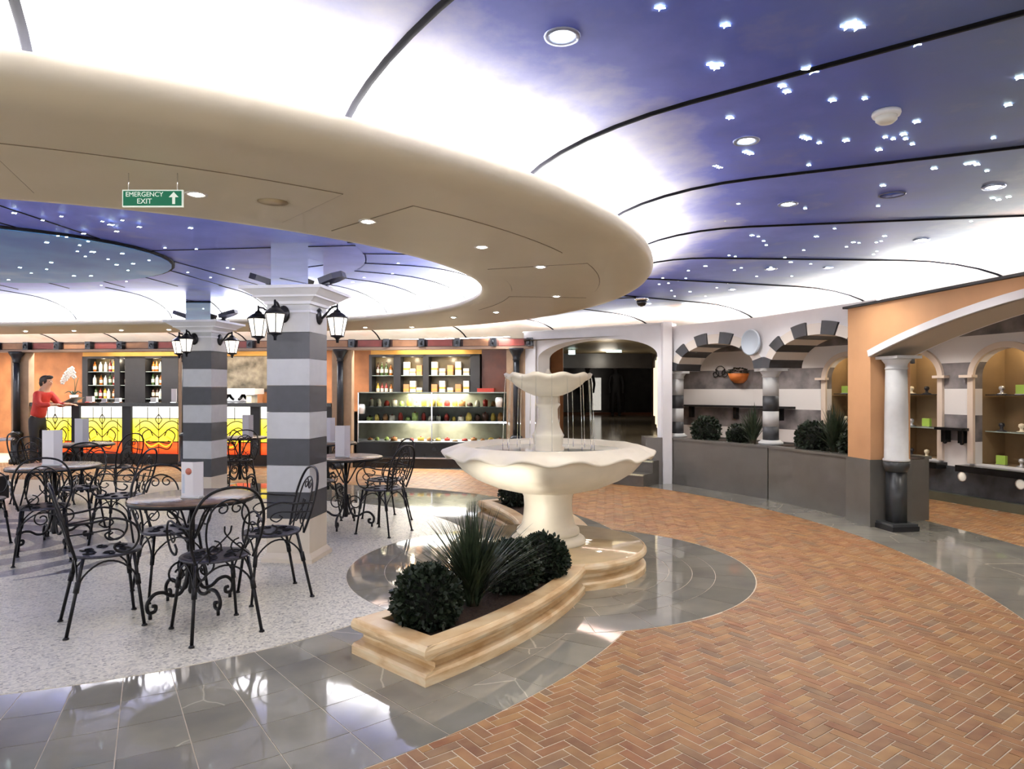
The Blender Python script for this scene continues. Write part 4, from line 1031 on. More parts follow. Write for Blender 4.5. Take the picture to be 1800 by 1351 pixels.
def loft(paths, zs, closed_top=None):
    bo = B(); n = min(len(p) for p in paths)
    def res(P):
        # resample to equal count by arc length
        q = [0.]
        for i in range(len(P)): q.append(q[-1]+math.dist(P[i], P[(i+1) % len(P)]))
        out = []; j = 0
        for i in range(240):
            s = q[-1]*i/240
            while q[j+1] < s: j += 1
            t = (s-q[j])/max(1e-9, q[j+1]-q[j]); a, c = P[j], P[(j+1) % len(P)]; out.append((a[0]+(c[0]-a[0])*t, a[1]+(c[1]-a[1])*t))
        return out
    R_ = paths
    for P, z in zip(R_, zs): bo.v += [(p[0]-F[0], p[1]-F[1], z) for p in P]
    m_ = len(R_[0])
    for i in range(len(R_)-1):
        for j in range(m_): bo.f.append((i*m_+j, i*m_+(j+1) % m_, (i+1)*m_+(j+1) % m_, (i+1)*m_+j)); bo.sm.append(False)
    return bo
# build all levels from one reference outline, offset along its normals, so that the rings correspond
ref = outline(0.)
def offset(P, d):
    out = []; n = len(P)
    for i in range(n):
        a, c = P[i-1], P[(i+1) % n]; tx, ty = c[0]-a[0], c[1]-a[1]; q = hypot(tx, ty); nx, ny = -ty/q, tx/q
        out.append((P[i][0]+nx*d, P[i][1]+ny*d))
    return out
bo = loft([offset(ref, d) for d, z in levels], [z for d, z in levels])
bo.build('stone_kerb', TRAV, planter)
# top: rim pieces and the plinth disc
bo = B(); rimd = .10
def rimarc(T0, T1, r0, r1, n=20):
    aa = [T0+(T1-T0)*i/n for i in range(n+1)]
    return [L(r0*cos(R(a)), r0*sin(R(a))) for a in aa]+[L(r1*cos(R(a)), r1*sin(R(a))) for a in reversed(aa)]
for s in (-1, 1):
    T0, T1 = sorted((s*36.9, s*9.))
    for r0, r1 in ((3.445, 3.445+rimd), (4.055-rimd, 4.055)):
        B().prism([(p[0]-F[0], p[1]-F[1]) for p in rimarc(T0, T1, r0, r1)], .165, .192).build('rim', TRAV, planter)
    T0, T1 = sorted((s*36.9, s*35.3))
    B().prism([(p[0]-F[0], p[1]-F[1]) for p in rimarc(T0, T1, 3.445+rimd, 4.055-rimd, 4)], .165, .192).build('rim', TRAV, planter)
    T0, T1 = sorted((s*35.3, s*9.))
    o = B().prism([(p[0]-F[0], p[1]-F[1]) for p in rimarc(T0, T1, 3.545, 3.955)], .10, .165).build('soil_bed', SOIL, planter)
WETST = mat('wet_travertine', lin(222, 198, 158), .06, 0, .12, 5, spec=.8)
B().lathe([(1e-7, .193), (.775, .193), (.785, .185), (.785, .15)], 64).build('plinth_top', WETST, planter)

fountain = thing('fountain', 'cream two-tier stone fountain with scalloped bowls', 'fountain', (F[0], F[1], .193))
Z0 = .193
def fl(prof): return [(r, z-Z0) for r, z in prof]
B().lathe(fl([(.31, .193), (.315, .21), (.30, .235), (.28, .25), (.26, .262)]), 48).build('foot', FOUNT, fountain)
B().lathe(fl([(.255, .262), (.262, .28), (.258, .31), (.235, .325), (.222, .34), (.205, .42), (.198, .50), (.203, .57), (.215, .60), (.22, .615)]), 48).build('pedestal', FOUNT, fountain)
def scallop(n, a0, r_in, r_out, ar, az_):
    def f(a, r, z):
        w = max(0., min(1., (r-r_in)/(r_out-r_in))); w = w*w
        c = cos(n*a+a0); return (ar*w*c, az_*w*c)
    return f
B().lathe(fl([(.19, .612), (.30, .622), (.45, .660), (.60, .725), (.70, .79), (.755, .85), (.785, .892), (.82, .912), (.86, .912), (.870, .922), (.862, .934), (.80, .972), (.745, .998), (.71, 1.0), (.67, .975), (.62, .93), (.4, .86), (.1, .84)]), 168, mod=scallop(14, .4, .69, .865, .022, .021)).build('large_bowl', FOUNT, fountain)
B().lathe(fl([(1e-7, .953), (.645, .953)]), 48, closed=True).build('pool_water', mat('pool_water', lin(214, 214, 204), .04, 0, spec=.9), fountain)
B().lathe(fl([(.14, .81), (.14, .90), (.132, .97), (.12, .985), (.125, 1.05), (.135, 1.075), (.125, 1.09), (.10, 1.14), (.083, 1.22), (.080, 1.29), (.088, 1.31), (.102, 1.325), (.100, 1.335), (.084, 1.345), (.084, 1.40)]), 40).build('baluster', FOUNT, fountain)
B().lathe(fl([(.085, 1.398), (.12, 1.405), (.19, 1.435), (.27, 1.485), (.31, 1.525), (.325, 1.53), (.35, 1.545), (.358, 1.57), (.34, 1.585), (.31, 1.575), (.25, 1.55), (.1, 1.53)]), 120, mod=scallop(10, .2, .27, .35, .010, .012)).build('small_bowl', FOUNT, fountain)
B().lathe(fl([(1e-7, 1.558), (.27, 1.558)]), 32, closed=True).build('bowl_water', WATER, fountain)
B().lathe(fl([(.03, 1.52), (.035, 1.58), (.02, 1.60), (.012, 1.62), (.002, 1.625)]), 16).build('spout', FOUNT, fountain)
for i in range(18):
    a = 2*pi*(i+.3)/18+.1
    pts = [((.352+.03*q)*cos(a), (.352+.03*q)*sin(a), 1.565-Z0-.60*q*q-.01*q) for q in [j/10 for j in range(11)]]
    B().tube(pts, .0024, 5).build('water_stream', WATER, fountain)

# planting
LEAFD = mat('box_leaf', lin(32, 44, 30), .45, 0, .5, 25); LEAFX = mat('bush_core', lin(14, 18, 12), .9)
PALML = mat('palm_blade', lin(52, 64, 46), .45, 0, .45, 20)
def bush_mesh(r, n, leaf, seed):
    rnd = random.Random(seed); bo = B()
    for i in range(n):
        z = rnd.uniform(-.75, 1); a = rnd.uniform(0, 2*pi); q = math.sqrt(1-z*z); d = Vector((q*cos(a), q*sin(a), z)); rr = r*rnd.uniform(.82, 1.06)
        d2 = (d+Vector((rnd.uniform(-.7, .7), rnd.uniform(-.7, .7), rnd.uniform(-.7, .7)))).normalized(); s = d2.cross(Vector((rnd.random()-.5, rnd.random()-.5, rnd.random()-.5))).normalized()
        c = d*rr; l, w = leaf*rnd.uniform(.7, 1.2), leaf*.42
        bo.add([c, c+d2*l*.5+s*w, c+d2*l, c+d2*l*.5-s*w], [(0, 1, 2, 3)])
    return bo
def bush(p, r, label, n=1500, leaf=.03, seed=1, group=None):
    t = thing('box_ball', label, 'bush', p, 0, group)
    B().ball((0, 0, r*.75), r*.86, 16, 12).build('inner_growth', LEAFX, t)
    bo = bush_mesh(r, n, leaf, seed); bo.xf(Matrix.Translation((0, 0, r*.75))); o = bo.build('foliage', LEAFD, t); o['kind'] = 'stuff'
    B().tube([(0, 0, -.03), (0, 0, r*.5)], .012, 6).build('stem', WOODD, t)
    return t
def palm(p, h, spread, label, n=150, seed=3, wd=.007):
    rnd = random.Random(seed); t = thing('spiky_palm', label, 'plant', p)
    bo = B()
    for i in range(n):
        a = rnd.uniform(0, 2*pi); e = rnd.uniform(0, 1)**.8; hh = h*rnd.uniform(.55, 1)*(1-.35*e); sr = spread*e*rnd.uniform(.6, 1.1)
        bx = rnd.uniform(-.03, .03); by = rnd.uniform(-.03, .03); side = Vector((-sin(a), cos(a), 0))*wd*rnd.uniform(.7, 1.3)
        P = [Vector((bx+sr*q**1.5*cos(a), by+sr*q**1.5*sin(a), hh*(q-.12*e*q*q))) for q in (0, .3, .6, .85, 1.)]
        ws = (.7, 1, .8, .45, .05); vs = []
        for q, w in zip(P, ws): vs += [q-side*w, q+side*w]
        bo.add(vs, [(j*2, j*2+1, j*2+3, j*2+2) for j in range(4)])
    o = bo.build('blades', PALML, t); o['kind'] = 'stuff'
    B().lathe([(.035, -.02), (.045, .05), (.03, .12)], 10).build('crown', mat('palm_crown', lin(60, 52, 36), .8), t)
    return t
pl = lambda t_, r_=3.75, z=.165: (*L(r_*cos(R(t_)), r_*sin(R(t_))), z)
bush(pl(-32.8, 3.74), .175, 'round clipped dark bush at the near end of the fountain planter', 1900, .034, 1)
bush(pl(-20.4, 3.76), .175, 'round clipped bush between the spiky palm and the fountain', 1700, .032, 2)
bush(pl(-15.2, 3.84), .165, 'round clipped bush closest to the fountain pedestal, front planter', 1700, .032, 3)
bush(pl(31.5, 3.74), .18, 'round clipped bush in the planter behind the fountain pedestal', 1000, .034, 4)
palm(pl(-26.6, 3.73), .70, .52, 'spiky dark green palm among the bushes in front of the fountain', 420, 5)
# small uplight between the plants
p = pl(-25.0, 3.57, .165); t = thing('garden_uplight', 'small uplight glowing between the plants of the fountain planter', 'uplight', p)
B().lathe([(.025, 0), (.03, .05), (.02, .05)], 12).build('housing', BLACKM, t); B().lathe([(1e-7, .052), (.02, .05)], 10).build('lens', LAMP, t)
lt = light('SPOT', (.0, .0, .06), 45, (1, .96, .88), .02, (0, 0, 0), 50, t); lt.rotation_euler = (Vector((F[0]-.22, F[1]-.36, .68))-Vector((p[0], p[1], .22))).to_track_quat('-Z', 'Y').to_euler()

def bed(t_, dr=.42, z=ZL-.02): return (*L((7.40*cos(R(7))+dr)*cos(R(t_)), (7.40*cos(R(7))+dr)*sin(R(t_))), z)
bush(bed(41.3, .28), .20, 'large round bush on the low wall beside the first striped column', 800, .045, 6)
bush(bed(36.9, .3), .145, 'small round bush on the low wall left of the wispy palm', 600, .04, 7)
palm(bed(34.6, .26), .66, .30, 'wispy palm on the low wall under the first striped arch', 170, 8, .010)
bush(bed(26.6, .26), .20, 'round bush on the low wall right of the middle striped column', 800, .045, 9)
palm(bed(24.0, .26), .68, .38, 'wide spiky palm on the low wall under the second striped arch', 240, 10, .010)
bush(bed(21.4, .26), .16, 'low round bush on the low wall beside the orange pier', 700, .045, 11)

# ================================================================== STRIPED PILLARS AND LANTERNS
LANTG = mat('lantern_glass', (1, .96, .9, 1), .3, 0, emit=(1, .9, .78, 1), estr=.9)
BULB = emis('lantern_bulb', (1, .85, .6, 1), 14.)
def lantern(parentpos, rotz, label, s=1.0):
    """wall lantern; local -Y points away from the wall"""
    t = thing('wall_lantern', label, 'lantern', parentpos, rotz, 'lanterns on the striped pillars')
    bo = B(); bo.lathe([(1e-7, 0), (.05, 0), (.055, -.012), (.035, -.03), (1e-7, -.032)], 16); bo.xf(Matrix.Rotation(R(-90), 4, 'X')); bo.xf(Matrix.Diagonal((1, 1, 1.35, 1)))
    bo.build('wall_plate', IRON, t)
    B().tube(smoothpts([(0, -.03, -.02), (0, -.07, .02), (0, -.12, .075), (0, -.17, .085)]), .011, 6).build('arm', IRON, t)
    c = (0, -.17)
    B().lathe([(.10, -.015), (.085, .0), (.05, .028), (.032, .036), (.03, .048), (.014, .056), (.010, .068), (.010, .098), (.004, .105)], 6, c).build('roof', IRON, t)
    B().lathe([(.052, -.168), (.085, -.018)], 6, c, smooth=False, closed=True).build('glass', LANTG, t)
    for i in range(6):
        a = pi/3*i; B().tube([(c[0]+.053*cos(a), c[1]+.053*sin(a), -.17), (c[0]+.087*cos(a), c[1]+.087*sin(a), -.015)], .004, 4).build('glazing_bar', IRON, t)
    B().lathe([(.012, -.23), (.014, -.20), (.03, -.185), (.058, -.178), (.058, -.165)], 6, c).build('base_cup', IRON, t)
    B().ball((c[0], c[1], -.09), .022, 8, 6).build('bulb', BULB, t)
    light('POINT', (c[0], c[1], -.09), 1.6, (1, .82, .6), .03, parent=t)
    return t
UPB = mat('uplighter_black', lin(44, 46, 60), .4)
def pillar(c, w1, w2):
    t = thing('striped_pillar', 'square pillar of dark and light stone bands, '+w1, 'pillar', (c[0], c[1], 0), AX)
    h = .1885
    def frus(a, b_, z0, z1): return B().lathe([(a*1.41421, z0), (b_*1.41421, z1)], 4, smooth=False).xf(Matrix.Rotation(R(45), 4, 'Z'))
    bo = B(); bo.box(-h-.035, h+.035, -h-.035, h+.035, 0, .035); bo.build('base_slab', CREAMW, t)
    frus(h+.028, h+.004, .035, .075).build('base_moulding', CREAMW, t)
    B().box(-h, h, -h, h, .075, .365).build('base_block', CREAMW, t)
    z = .365; i = 0
    while z < 1.93:
        B().box(-h, h, -h, h, z+.0012, z+.2245-.0012).build('stone_band', SLATE if i % 2 == 0 else LIGHTST, t); z += .2245; i += 1
    B().box(-h, h, -h, h, z+.001, 2.17).build('stone_band', LIGHTST, t)
    frus(h+.012, h+.012, 2.10, 2.12).build('astragal', WHITE, t)
    for z0, z1, a, b_ in ((2.17, 2.195, .02, .02), (2.195, 2.225, .025, .07), (2.225, 2.24, .085, .085), (2.24, 2.285, .09, .15), (2.285, 2.31, .165, .165)): frus(h+a, h+b_, z0, z1).build('capital_moulding', WHITE, t)
    B().box(-.165, .165, -.165, .165, 2.31, ZC).build('mirror_box', MIRROR, t)
    for k, (rz, nm) in enumerate(((0, 'facing the camera'), (pi/2, 'on its right flank'), (-pi/2, 'on its left flank'))):
        q = (sin(rz)*h, -cos(rz)*h); px = -.035 if k == 0 else 0; qq = (q[0]+px, q[1]); x = c[0]+qq[0]*ca-qq[1]*sa; y = c[1]+qq[0]*sa+qq[1]*ca
        lantern((x, y, 2.085), AX+rz, 'black six-sided lantern %s of the %s' % (nm, w2))
    for sx_, nm in ((-1, 'left'), (1, 'right')):
        x = c[0]+sx_*.25*ca; y = c[1]+sx_*.25*sa
        u = thing('uplighter', 'black folded uplighter on the %s side of the %s capital' % (nm, w2), 'uplighter', (x, y, 2.311), AX, 'uplighters on the pillar capitals')
        B().box(-.05, .05, -.05, .05, 0, .03).build('foot', UPB, u)
        B().tube([(-sx_*.03, 0, .02), (sx_*.03, 0, .075)], .018, 6).build('bracket', UPB, u)
        bo = B(); bo.prism([(-.08, -.075), (.05, -.085), (.13, -.05), (.13, .05), (.05, .085), (-.08, .075)], 0, .05); bo.xf(Matrix.Rotation(R(-18), 4, 'Y'))
        if sx_ < 0: bo.xf(Matrix.Rotation(pi, 4, 'Z'))
        bo.xf(Matrix.Translation((sx_*.05, 0, .07))); bo.build('lamp_head', UPB, u)
    return t
pillar((-1.861, 6.05), 'nearer of the two, right of the front cafe table', 'nearer pillar')
pillar((-3.906, 8.88), 'farther of the two, in front of the bar', 'farther pillar')

# ================================================================== CAFE FURNITURE
def make_chair():
    t = thing('cafe_chair', 'x', 'chair')
    # seat: pierced iron disc, drawn as rim, plate and scroll relief
    s = B().lathe([(1e-7, .448), (.17, .447), (.195, .442), (.20, .45), (.195, .458), (.17, .456), (1e-7, .458)], 28).build('seat', IRONSEAT, t)
    bo = B()
    for k in range(6):
        a = k*60; c = (.105*cos(R(a)), .105*sin(R(a)), .46); bo.tube(arc(c, .045, a, a+400, 12, 'xy', .014), .004, 4)
    bo.build('scrollwork', IRON, s)
    def leg(top, bot):
        p = [Vector(top), Vector(top).lerp(Vector(bot), .5), Vector(bot)]
        o = B().tube(p, .010, 6).build('leg', IRON, t)
        m_ = Vector(top).lerp(Vector(bot), .36); d = (Vector(bot)-Vector(top)).normalized()
        B().tube([m_-d*.032, m_+d*.032], .016, 6).build('collar', IRON, o); B().lathe([(.018, 0), (.016, .008), (.01, .014)], 8, (bot[0], bot[1])).build('foot_pad', IRON, o)
    for sx_ in (-1, 1):
        leg((sx_*.145, .135, .445), (sx_*.195, .185, 0)); leg((sx_*.15, -.135, .445), (sx_*.20, -.225, 0))
    # arched braces under the seat
    for (a, c) in (((-.165, .155), (.165, .155)), ((-.165, -.165), (.165, -.165)), ((-.165, -.165), (-.165, .155)), ((.165, -.165), (.165, .155))):
        P = [(a[0]+(c[0]-a[0])*q, a[1]+(c[1]-a[1])*q, .29+.13*sin(pi*q)**.7) for q in [i/12 for i in range(13)]]
        B().tube(P, .006, 5).build('brace', IRON, t)
    # back: outer hoop, inner hoop, paired scrolls
    def bk(x, z): return (x, -.175-.16*max(0, (z-.45))/.44*.75, z)
    hoop = [bk(-.165, .45), bk(-.20, .58), bk(-.205, .70), bk(-.175, .80), bk(-.11, .868), bk(0, .89), bk(.11, .868), bk(.175, .80), bk(.205, .70), bk(.20, .58), bk(.165, .45)]
    h = B().tube(smoothpts(hoop, 4), .009, 6).build('backrest', IRON, t)
    B().tube(smoothpts([bk(-.085, .45), bk(-.12, .62), bk(-.10, .76), bk(0, .82), bk(.10, .76), bk(.12, .62), bk(.085, .45)], 5), .006, 5).build('inner_hoop', IRON, h)
    for sx_ in (-1, 1):
        P = [bk(x, z) for x, _, z in arc((sx_*.042, 0, .765), .012, 90 if sx_ > 0 else 90, 90-sx_*420, 14, 'xz', .04)]
        B().tube(P, .005, 5).build('top_scroll', IRON, h)
        P = [bk(x, z) for x, _, z in arc((sx_*.07, 0, .53), .05, 90, 90+sx_*420, 14, 'xz', .012)]
        B().tube(P, .005, 5).build('lower_scroll', IRON, h)
        B().tube(smoothpts([bk(sx_*.15, .46), bk(0, .60), bk(-sx_*.02, .66)], 5), .005, 5).build('lattice', IRON, h)
        # scrolled arm
        P = smoothpts([bk(sx_*.20, .66), (sx_*.235, -.10, .67), (sx_*.245, .02, .685), (sx_*.235, .12, .64), (sx_*.225, .15, .56), (sx_*.215, .12, .49), (sx_*.21, .05, .475), (sx_*.21, .02, .51), (sx_*.21, .055, .535)], 5)
        o = B().tube(P, .007, 5).build('armrest', IRON, t)
        P = smoothpts([bk(sx_*.20, .60), (sx_*.228, -.10, .61), (sx_*.236, .02, .62), (sx_*.23, .07, .585), (sx_*.228, .03, .555), (sx_*.228, -.01, .58), (sx_*.228, .012, .60)], 5)
        B().tube(P, .005, 5).build('arm_scroll', IRON, o)
    return t
def make_table():
    t = thing('cafe_table', 'x', 'table')
    B().lathe([(1e-7, .722), (.375, .722), (.385, .728), (.386, .738), (.38, .742), (1e-7, .742)], 48).build('table_top', mat('table_marble', lin(100, 78, 60), .26, 0, .3, 14), t)
    B().lathe([(.372, .712), (.388, .712), (.391, .726), (.388, .734)], 48, closed=True).build('rim', IRON, t)
    B().lathe([(.02, .1), (.026, .12), (.02, .16), (.018, .45), (.022, .47), (.018, .49), (.018, .722)], 12).build('post', IRON, t)
    for k in range(4):
        a = pi/4+k*pi/2; M = Matrix.Rotation(a, 4, 'Z')
        def tb(P, r, n, nm, par=t): return B().tube(smoothpts(P, 6), r, n).xf(M).build(nm, IRON, par)
        l = tb([(.02, 0, .34), (.035, 0, .22), (.075, 0, .125), (.14, 0, .115), (.20, 0, .15), (.26, 0, .15), (.305, 0, .10), (.295, 0, .045), (.255, 0, .045), (.25, 0, .075), (.272, 0, .08)], .012, 6, 'leg')
        B().tube([(.285, 0, 0), (.285, 0, .045)], .011, 6).xf(M).build('foot_pad', IRON, l)
        B().tube(arc((.10, 0, .25), .085, 190, -330, 26, 'xz', .02), .007, 5).xf(M).build('side_scroll', IRON, l)
        tb([(.02, 0, .46), (.06, 0, .52), (.13, 0, .64), (.22, 0, .70), (.33, 0, .715)], .008, 5, 'top_brace')
    return t
chair0 = make_chair(); table0 = make_table(); cu_, tu_ = [False], [False]
def chair(x, y, tx, ty, label, group, turn=0.):
    rz = math.atan2(ty-y, tx-x)-pi/2+R(turn)
    if not cu_[0]: cu_[0] = True; c = chair0; c.location = (x, y, 0); c.rotation_euler = (0, 0, rz); c['label'] = label; c['group'] = group; return c
    return dup(chair0, (x, y, 0), rz, label, group)
def table(x, y, label, rz=0.):
    if not tu_[0]: tu_[0] = True; table0.location = (x, y, 0); table0.rotation_euler = (0, 0, rz); table0['label'] = label; table0['group'] = 'iron cafe tables'; return table0
    return dup(table0, (x, y, 0), rz, label, 'iron cafe tables')
EMB = mat('menu_emblem', lin(190, 110, 90), .5); INKP = mat('menu_ink', lin(196, 204, 220), .5)
def menu(x, y, rz, label, h=.21, w=.062, emblem=False):
    t = thing('menu_stand', label, 'menu card', (x, y, .743), rz, 'menu cards on the cafe tables')
    B().box(-w, w, -.03, .03, 0, .012).build('foot', mat('acrylic', lin(220, 222, 226), .1), t)
    o = B().add([(-w, -.02, .012), (w*.3, -.025, .012), (w, .012, .012), (w, .02, .012), (w*.3, -.015, .012), (-w, -.012, .012)]+[(-w, -.02, h), (w*.3, -.025, h), (w, .012, h), (w, .02, h), (w*.3, -.015, h), (-w, -.012, h)], [(5,4,3,2,1,0), (6,7,8,9,10,11)]+[(i, (i+1) % 6, (i+1) % 6+6, i+6) for i in range(6)]).build('card', CARD, t)
    if emblem:
        bo = B(); bo.lathe([(1e-7, 0), (.022, 0), (.022, .001)], 20); bo.xf(Matrix.Rotation(R(90), 4, 'X')); bo.xf(Matrix.Translation((-.012, -.0245, h*.74))); bo.build('emblem', EMB, o)
        B().box(-w*.88, -w*.62, -.0222, -.021, .03, h*.66).build('print_strip', INKP, o)
    return t
T1 = (-2.13, 4.64); T2 = (-1.77, 7.42); T3 = (-4.30, 6.55); T4 = (-5.68, 9.2); T5 = (-2.5, 9.45); T6 = (-4.10, 10.5)
table(*T1, 'round iron cafe table in front of the nearer striped pillar', R(12))
table(*T2, 'round iron cafe table just behind the nearer striped pillar', R(40))
table(*T3, 'round iron cafe table standing on the dark wave mosaic', R(5))
table(*T4, 'round iron cafe table before the stained glass bar', R(30))
table(*T6, 'round iron cafe table seen between the two striped pillars', R(20))
table(*T5, 'round iron cafe table hidden behind the nearer striped pillar', R(20))
g1 = 'chairs round the front cafe table'
chair(-1.80, 4.22, *T1, 'wrought iron chair with its back to the camera at the front table', g1, 3)
chair(-2.53, 4.34, *T1, 'wrought iron armchair at the left of the front table', g1, 0)
chair(-1.70, 4.93, *T1, 'wrought iron chair between the front table and the nearer pillar', g1, 0)
chair(-2.44, 4.99, *T1, 'wrought iron chair on the far side of the front table', g1, 0)
g2 = 'chairs round the table behind the pillar'
chair(-1.32, 7.10, *T2, 'wrought iron chair at the table behind the nearer pillar, back towards the fountain', g2, 10)
chair(-1.42, 7.80, *T2, 'wrought iron chair beyond the table behind the nearer pillar', g2, -10)
chair(-2.15, 7.65, *T2, 'wrought iron chair half hidden by the nearer striped pillar', g2)
g3 = 'chairs on the dark wave mosaic'
chair(-4.02, 5.98, *T3, 'wrought iron chair with back to camera on the wave mosaic', g3, 6)
chair(-3.72, 6.60, *T3, 'wrought iron chair right of the table on the wave mosaic', g3)
chair(-4.45, 7.12, *T3, 'wrought iron chair behind the table on the wave mosaic', g3)
chair(-4.85, 6.35, *T3, 'wrought iron chair at the left picture edge by the wave mosaic table', g3)
g4 = 'chairs before the bar'
chair(-5.15, 9.05, *T4, 'wrought iron chair right of the table before the bar', g4)
chair(-5.75, 8.65, *T4, 'wrought iron chair in front of the table before the bar', g4)
chair(-6.2, 9.1, *T4, 'wrought iron chair left of the table before the bar', g4)
chair(-3.92, 9.98, *T6, 'wrought iron chair seen in the gap between the two pillars', 'chairs between the pillars', 20)
chair(-4.6, 10.6, *T6, 'wrought iron chair behind the farther striped pillar', 'chairs between the pillars')
menu(T1[0]+.03, T1[1]-.06, R(-8), 'white folded menu with a red round emblem on the front table', .235, .066, True)
menu(T2[0]-.02, T2[1]-.05, R(5), 'plain grey menu card on the table behind the nearer pillar', .33, .075)
menu(T3[0]-.02, T3[1], R(6), 'large plain grey menu card on the wave mosaic table', .33, .08)
menu(T4[0], T4[1], R(4), 'plain grey menu card on the table before the bar', .33, .08)
menu(T5[0]+.02, T5[1], R(0), 'plain grey menu card peeping out right of the nearer pillar', .33, .075)
menu(T6[0]+.12, T6[1], R(0), 'plain grey menu card beside the farther striped pillar', .33, .075)

# black armchair and low table at the left edge
LEATH = mat('black_leather', lin(30, 29, 32), .35, 0, .2, 20)
t = thing('lounge_armchair', 'black leather tub armchair cut off at the left picture edge', 'armchair', (-6.55, 8.35, 0), R(-100))
B().box(-.3, .3, -.28, .3, .12, .40).build('seat', LEATH, t)
bo = B()
for i in range(13):
    a = R(-10+200*i/12); bo.v += [(.30*cos(a), -.05-.30*sin(a), .12), (.38*cos(a), -.05-.38*sin(a), .12), (.38*cos(a), -.05-.38*sin(a), .74), (.30*cos(a), -.05-.30*sin(a), .74)]
bo.f = [(i*4+j, i*4+(j+1)%4, (i+1)*4+(j+1)%4, (i+1)*4+j) for i in range(12) for j in range(4)]+[(0,1,2,3), (51,50,49,48)]; bo.sm = [True]*len(bo.f); bo.build('backrest', LEATH, t)
for x in (-.24, .24):
    for y in (-.22, .24): B().tube([(x, y, 0), (x, y, .13)], .02, 6).build('leg', BLACKM, t)
t = thing('side_table', 'small white-topped table behind the black armchair', 'table', (-7.65, 10.0, 0))
B().lathe([(.42, .72), (.43, .73), (.42, .745)], 32).build('top', mat('white_gloss', lin(226, 228, 236), .1), t); B().lathe([(.2, 0), (.2, .02), (.03, .04), (.03, .72)], 16).build('pedestal', BLACKM, t)

# ================================================================== PEOPLE
SKIN = mat('skin', lin(206, 158, 130), .5); HAIR = mat('dark_hair', lin(38, 30, 28), .6); SHIRT = mat('red_shirt', lin(172, 40, 30), .6, 0, .12, 14); TROU = mat('black_trousers', lin(26, 25, 28), .7)
def skin_mesh(name, verts, edges, rad, m_, parent, sub=2, root=0):
    me = bpy.data.meshes.new(name); me.from_pydata(verts, edges, []); o = bpy.data.objects.new(name, me); COL.objects.link(o)
    md = o.modifiers.new('s', 'SKIN'); md.use_smooth_shade = True
    for i, r in enumerate(rad):
        rr = r if isinstance(r, tuple) else (r, r); me.skin_vertices[0].data[i].radius = rr; me.skin_vertices[0].data[i].use_root = (i == root)
    sm_ = o.modifiers.new('u', 'SUBSURF'); sm_.levels = sub; sm_.render_levels = sub
    me2 = bpy.data.meshes.new_from_object(o.evaluated_get(bpy.context.evaluated_depsgraph_get())); bpy.data.objects.remove(o)
    me2.materials.clear(); me2.materials.append(m_)
    for p_ in me2.polygons: p_.use_smooth = True
    o = bpy.data.objects.new(name, me2); COL.objects.link(o); o.parent = parent; return o
def hand(c, d, m_, parent, side):
    """palm and five fingers; c wrist, d forward direction"""
    d = Vector(d).normalized(); up = Vector((0, 0, 1)); sdv = d.cross(up).normalized()*side; c = Vector(c)
    V_ = [c, c+d*.045, c+d*.085]; E_ = [(0, 1), (1, 2)]; R_ = [(.022, .016), (.034, .014), (.036, .013)]
    for k, (off, ln_) in enumerate(((-.028, .062), (-.009, .072), (.010, .068), (.028, .054))):
        b0 = c+d*.085+sdv*off; i0 = len(V_); V_ += [b0+d*.02, b0+d*(ln_*.6)-up*.006, b0+d*ln_-up*.02]; E_ += [(2, i0), (i0, i0+1), (i0+1, i0+2)]; R_ += [.009, .008, .007]
    i0 = len(V_); V_ += [c+d*.03-sdv*.04, c+d*.06-sdv*.058-up*.005]; E_ += [(1, i0), (i0, i0+1)]; R_ += [.010, .008]
    return [tuple(v) for v in V_], E_, R_
# person in the red shirt leaning on the bar, facing +X of its own frame
px, py = -9.10, 13.42
P = thing('person', 'person in red shirt and black trousers leaning on the bar reading papers', 'person', (px, py, 0), AX)
hv, he, hr = hand((.50, .16, 1.17), (1, .1, -.05), SKIN, P, 1); hv2, he2, hr2 = hand((.50, -.14, 1.17), (1, -.1, -.05), SKIN, P, -1)
V_ = [(.10, 0, 1.42), (.14, 0, 1.50), (.16, 0, 1.57), (.17, 0, 1.66), (.12, 0, 1.60), (.27, 0, 1.60)]; E_ = [(0, 1), (1, 2), (2, 3), (2, 4), (2, 5)]; R_ = [.06, .055, (.075, .085), (.07, .08), (.075, .08), (.014, .014)]
def addch(v, e, r, link_to, arm):
    i0 = len(V_); V_.extend(arm); E_.append((link_to, i0)); 
    for i in range(len(arm)-1): E_.append((i0+i, i0+i+1))
    R_.extend([.04]*(len(arm)-1)+[.026]); w = len(V_)-1; o = len(V_)
    V_.extend(v); E_.extend([(a+o, b_+o) for a, b_ in e]); R_.extend(r); E_.append((w, o))
addch(hv, he, hr, 0, [(.10, .17, 1.38), (.20, .24, 1.16), (.44, .17, 1.17)]); addch(hv2, he2, hr2, 0, [(.10, -.17, 1.38), (.20, -.24, 1.16), (.44, -.15, 1.17)])
i0 = len(V_); V_ += [(0, 0, 1.15), (-.04, 0, .95)]; E_ += [(0, i0), (i0, i0+1)]; R_ += [.10, .10]
for s_ in (-1, 1):
    i1 = len(V_); V_ += [(-.04, s_*.09, .88), (-.02, s_*.10, .48), (-.05, s_*.10, .09), (.10, s_*.11, .045)]; E_ += [(i0+1, i1), (i1, i1+1), (i1+1, i1+2), (i1+2, i1+3)]; R_ += [.07, .05, .04, .035]
body = skin_mesh('body', V_, E_, R_, SKIN, P)
bo = B(); bo.ball((.265, .0, 1.585), .012, 6, 4); bo.build('nose', SKIN, body)
for s_ in (-1, 1): B().ball((.235, s_*.035, 1.615), .011, 6, 5).build('eye', BLACK, body); B().ball((.155, s_*.088, 1.59), .022, 6, 5, (.7, .4, 1.2)).build('ear', SKIN, body)
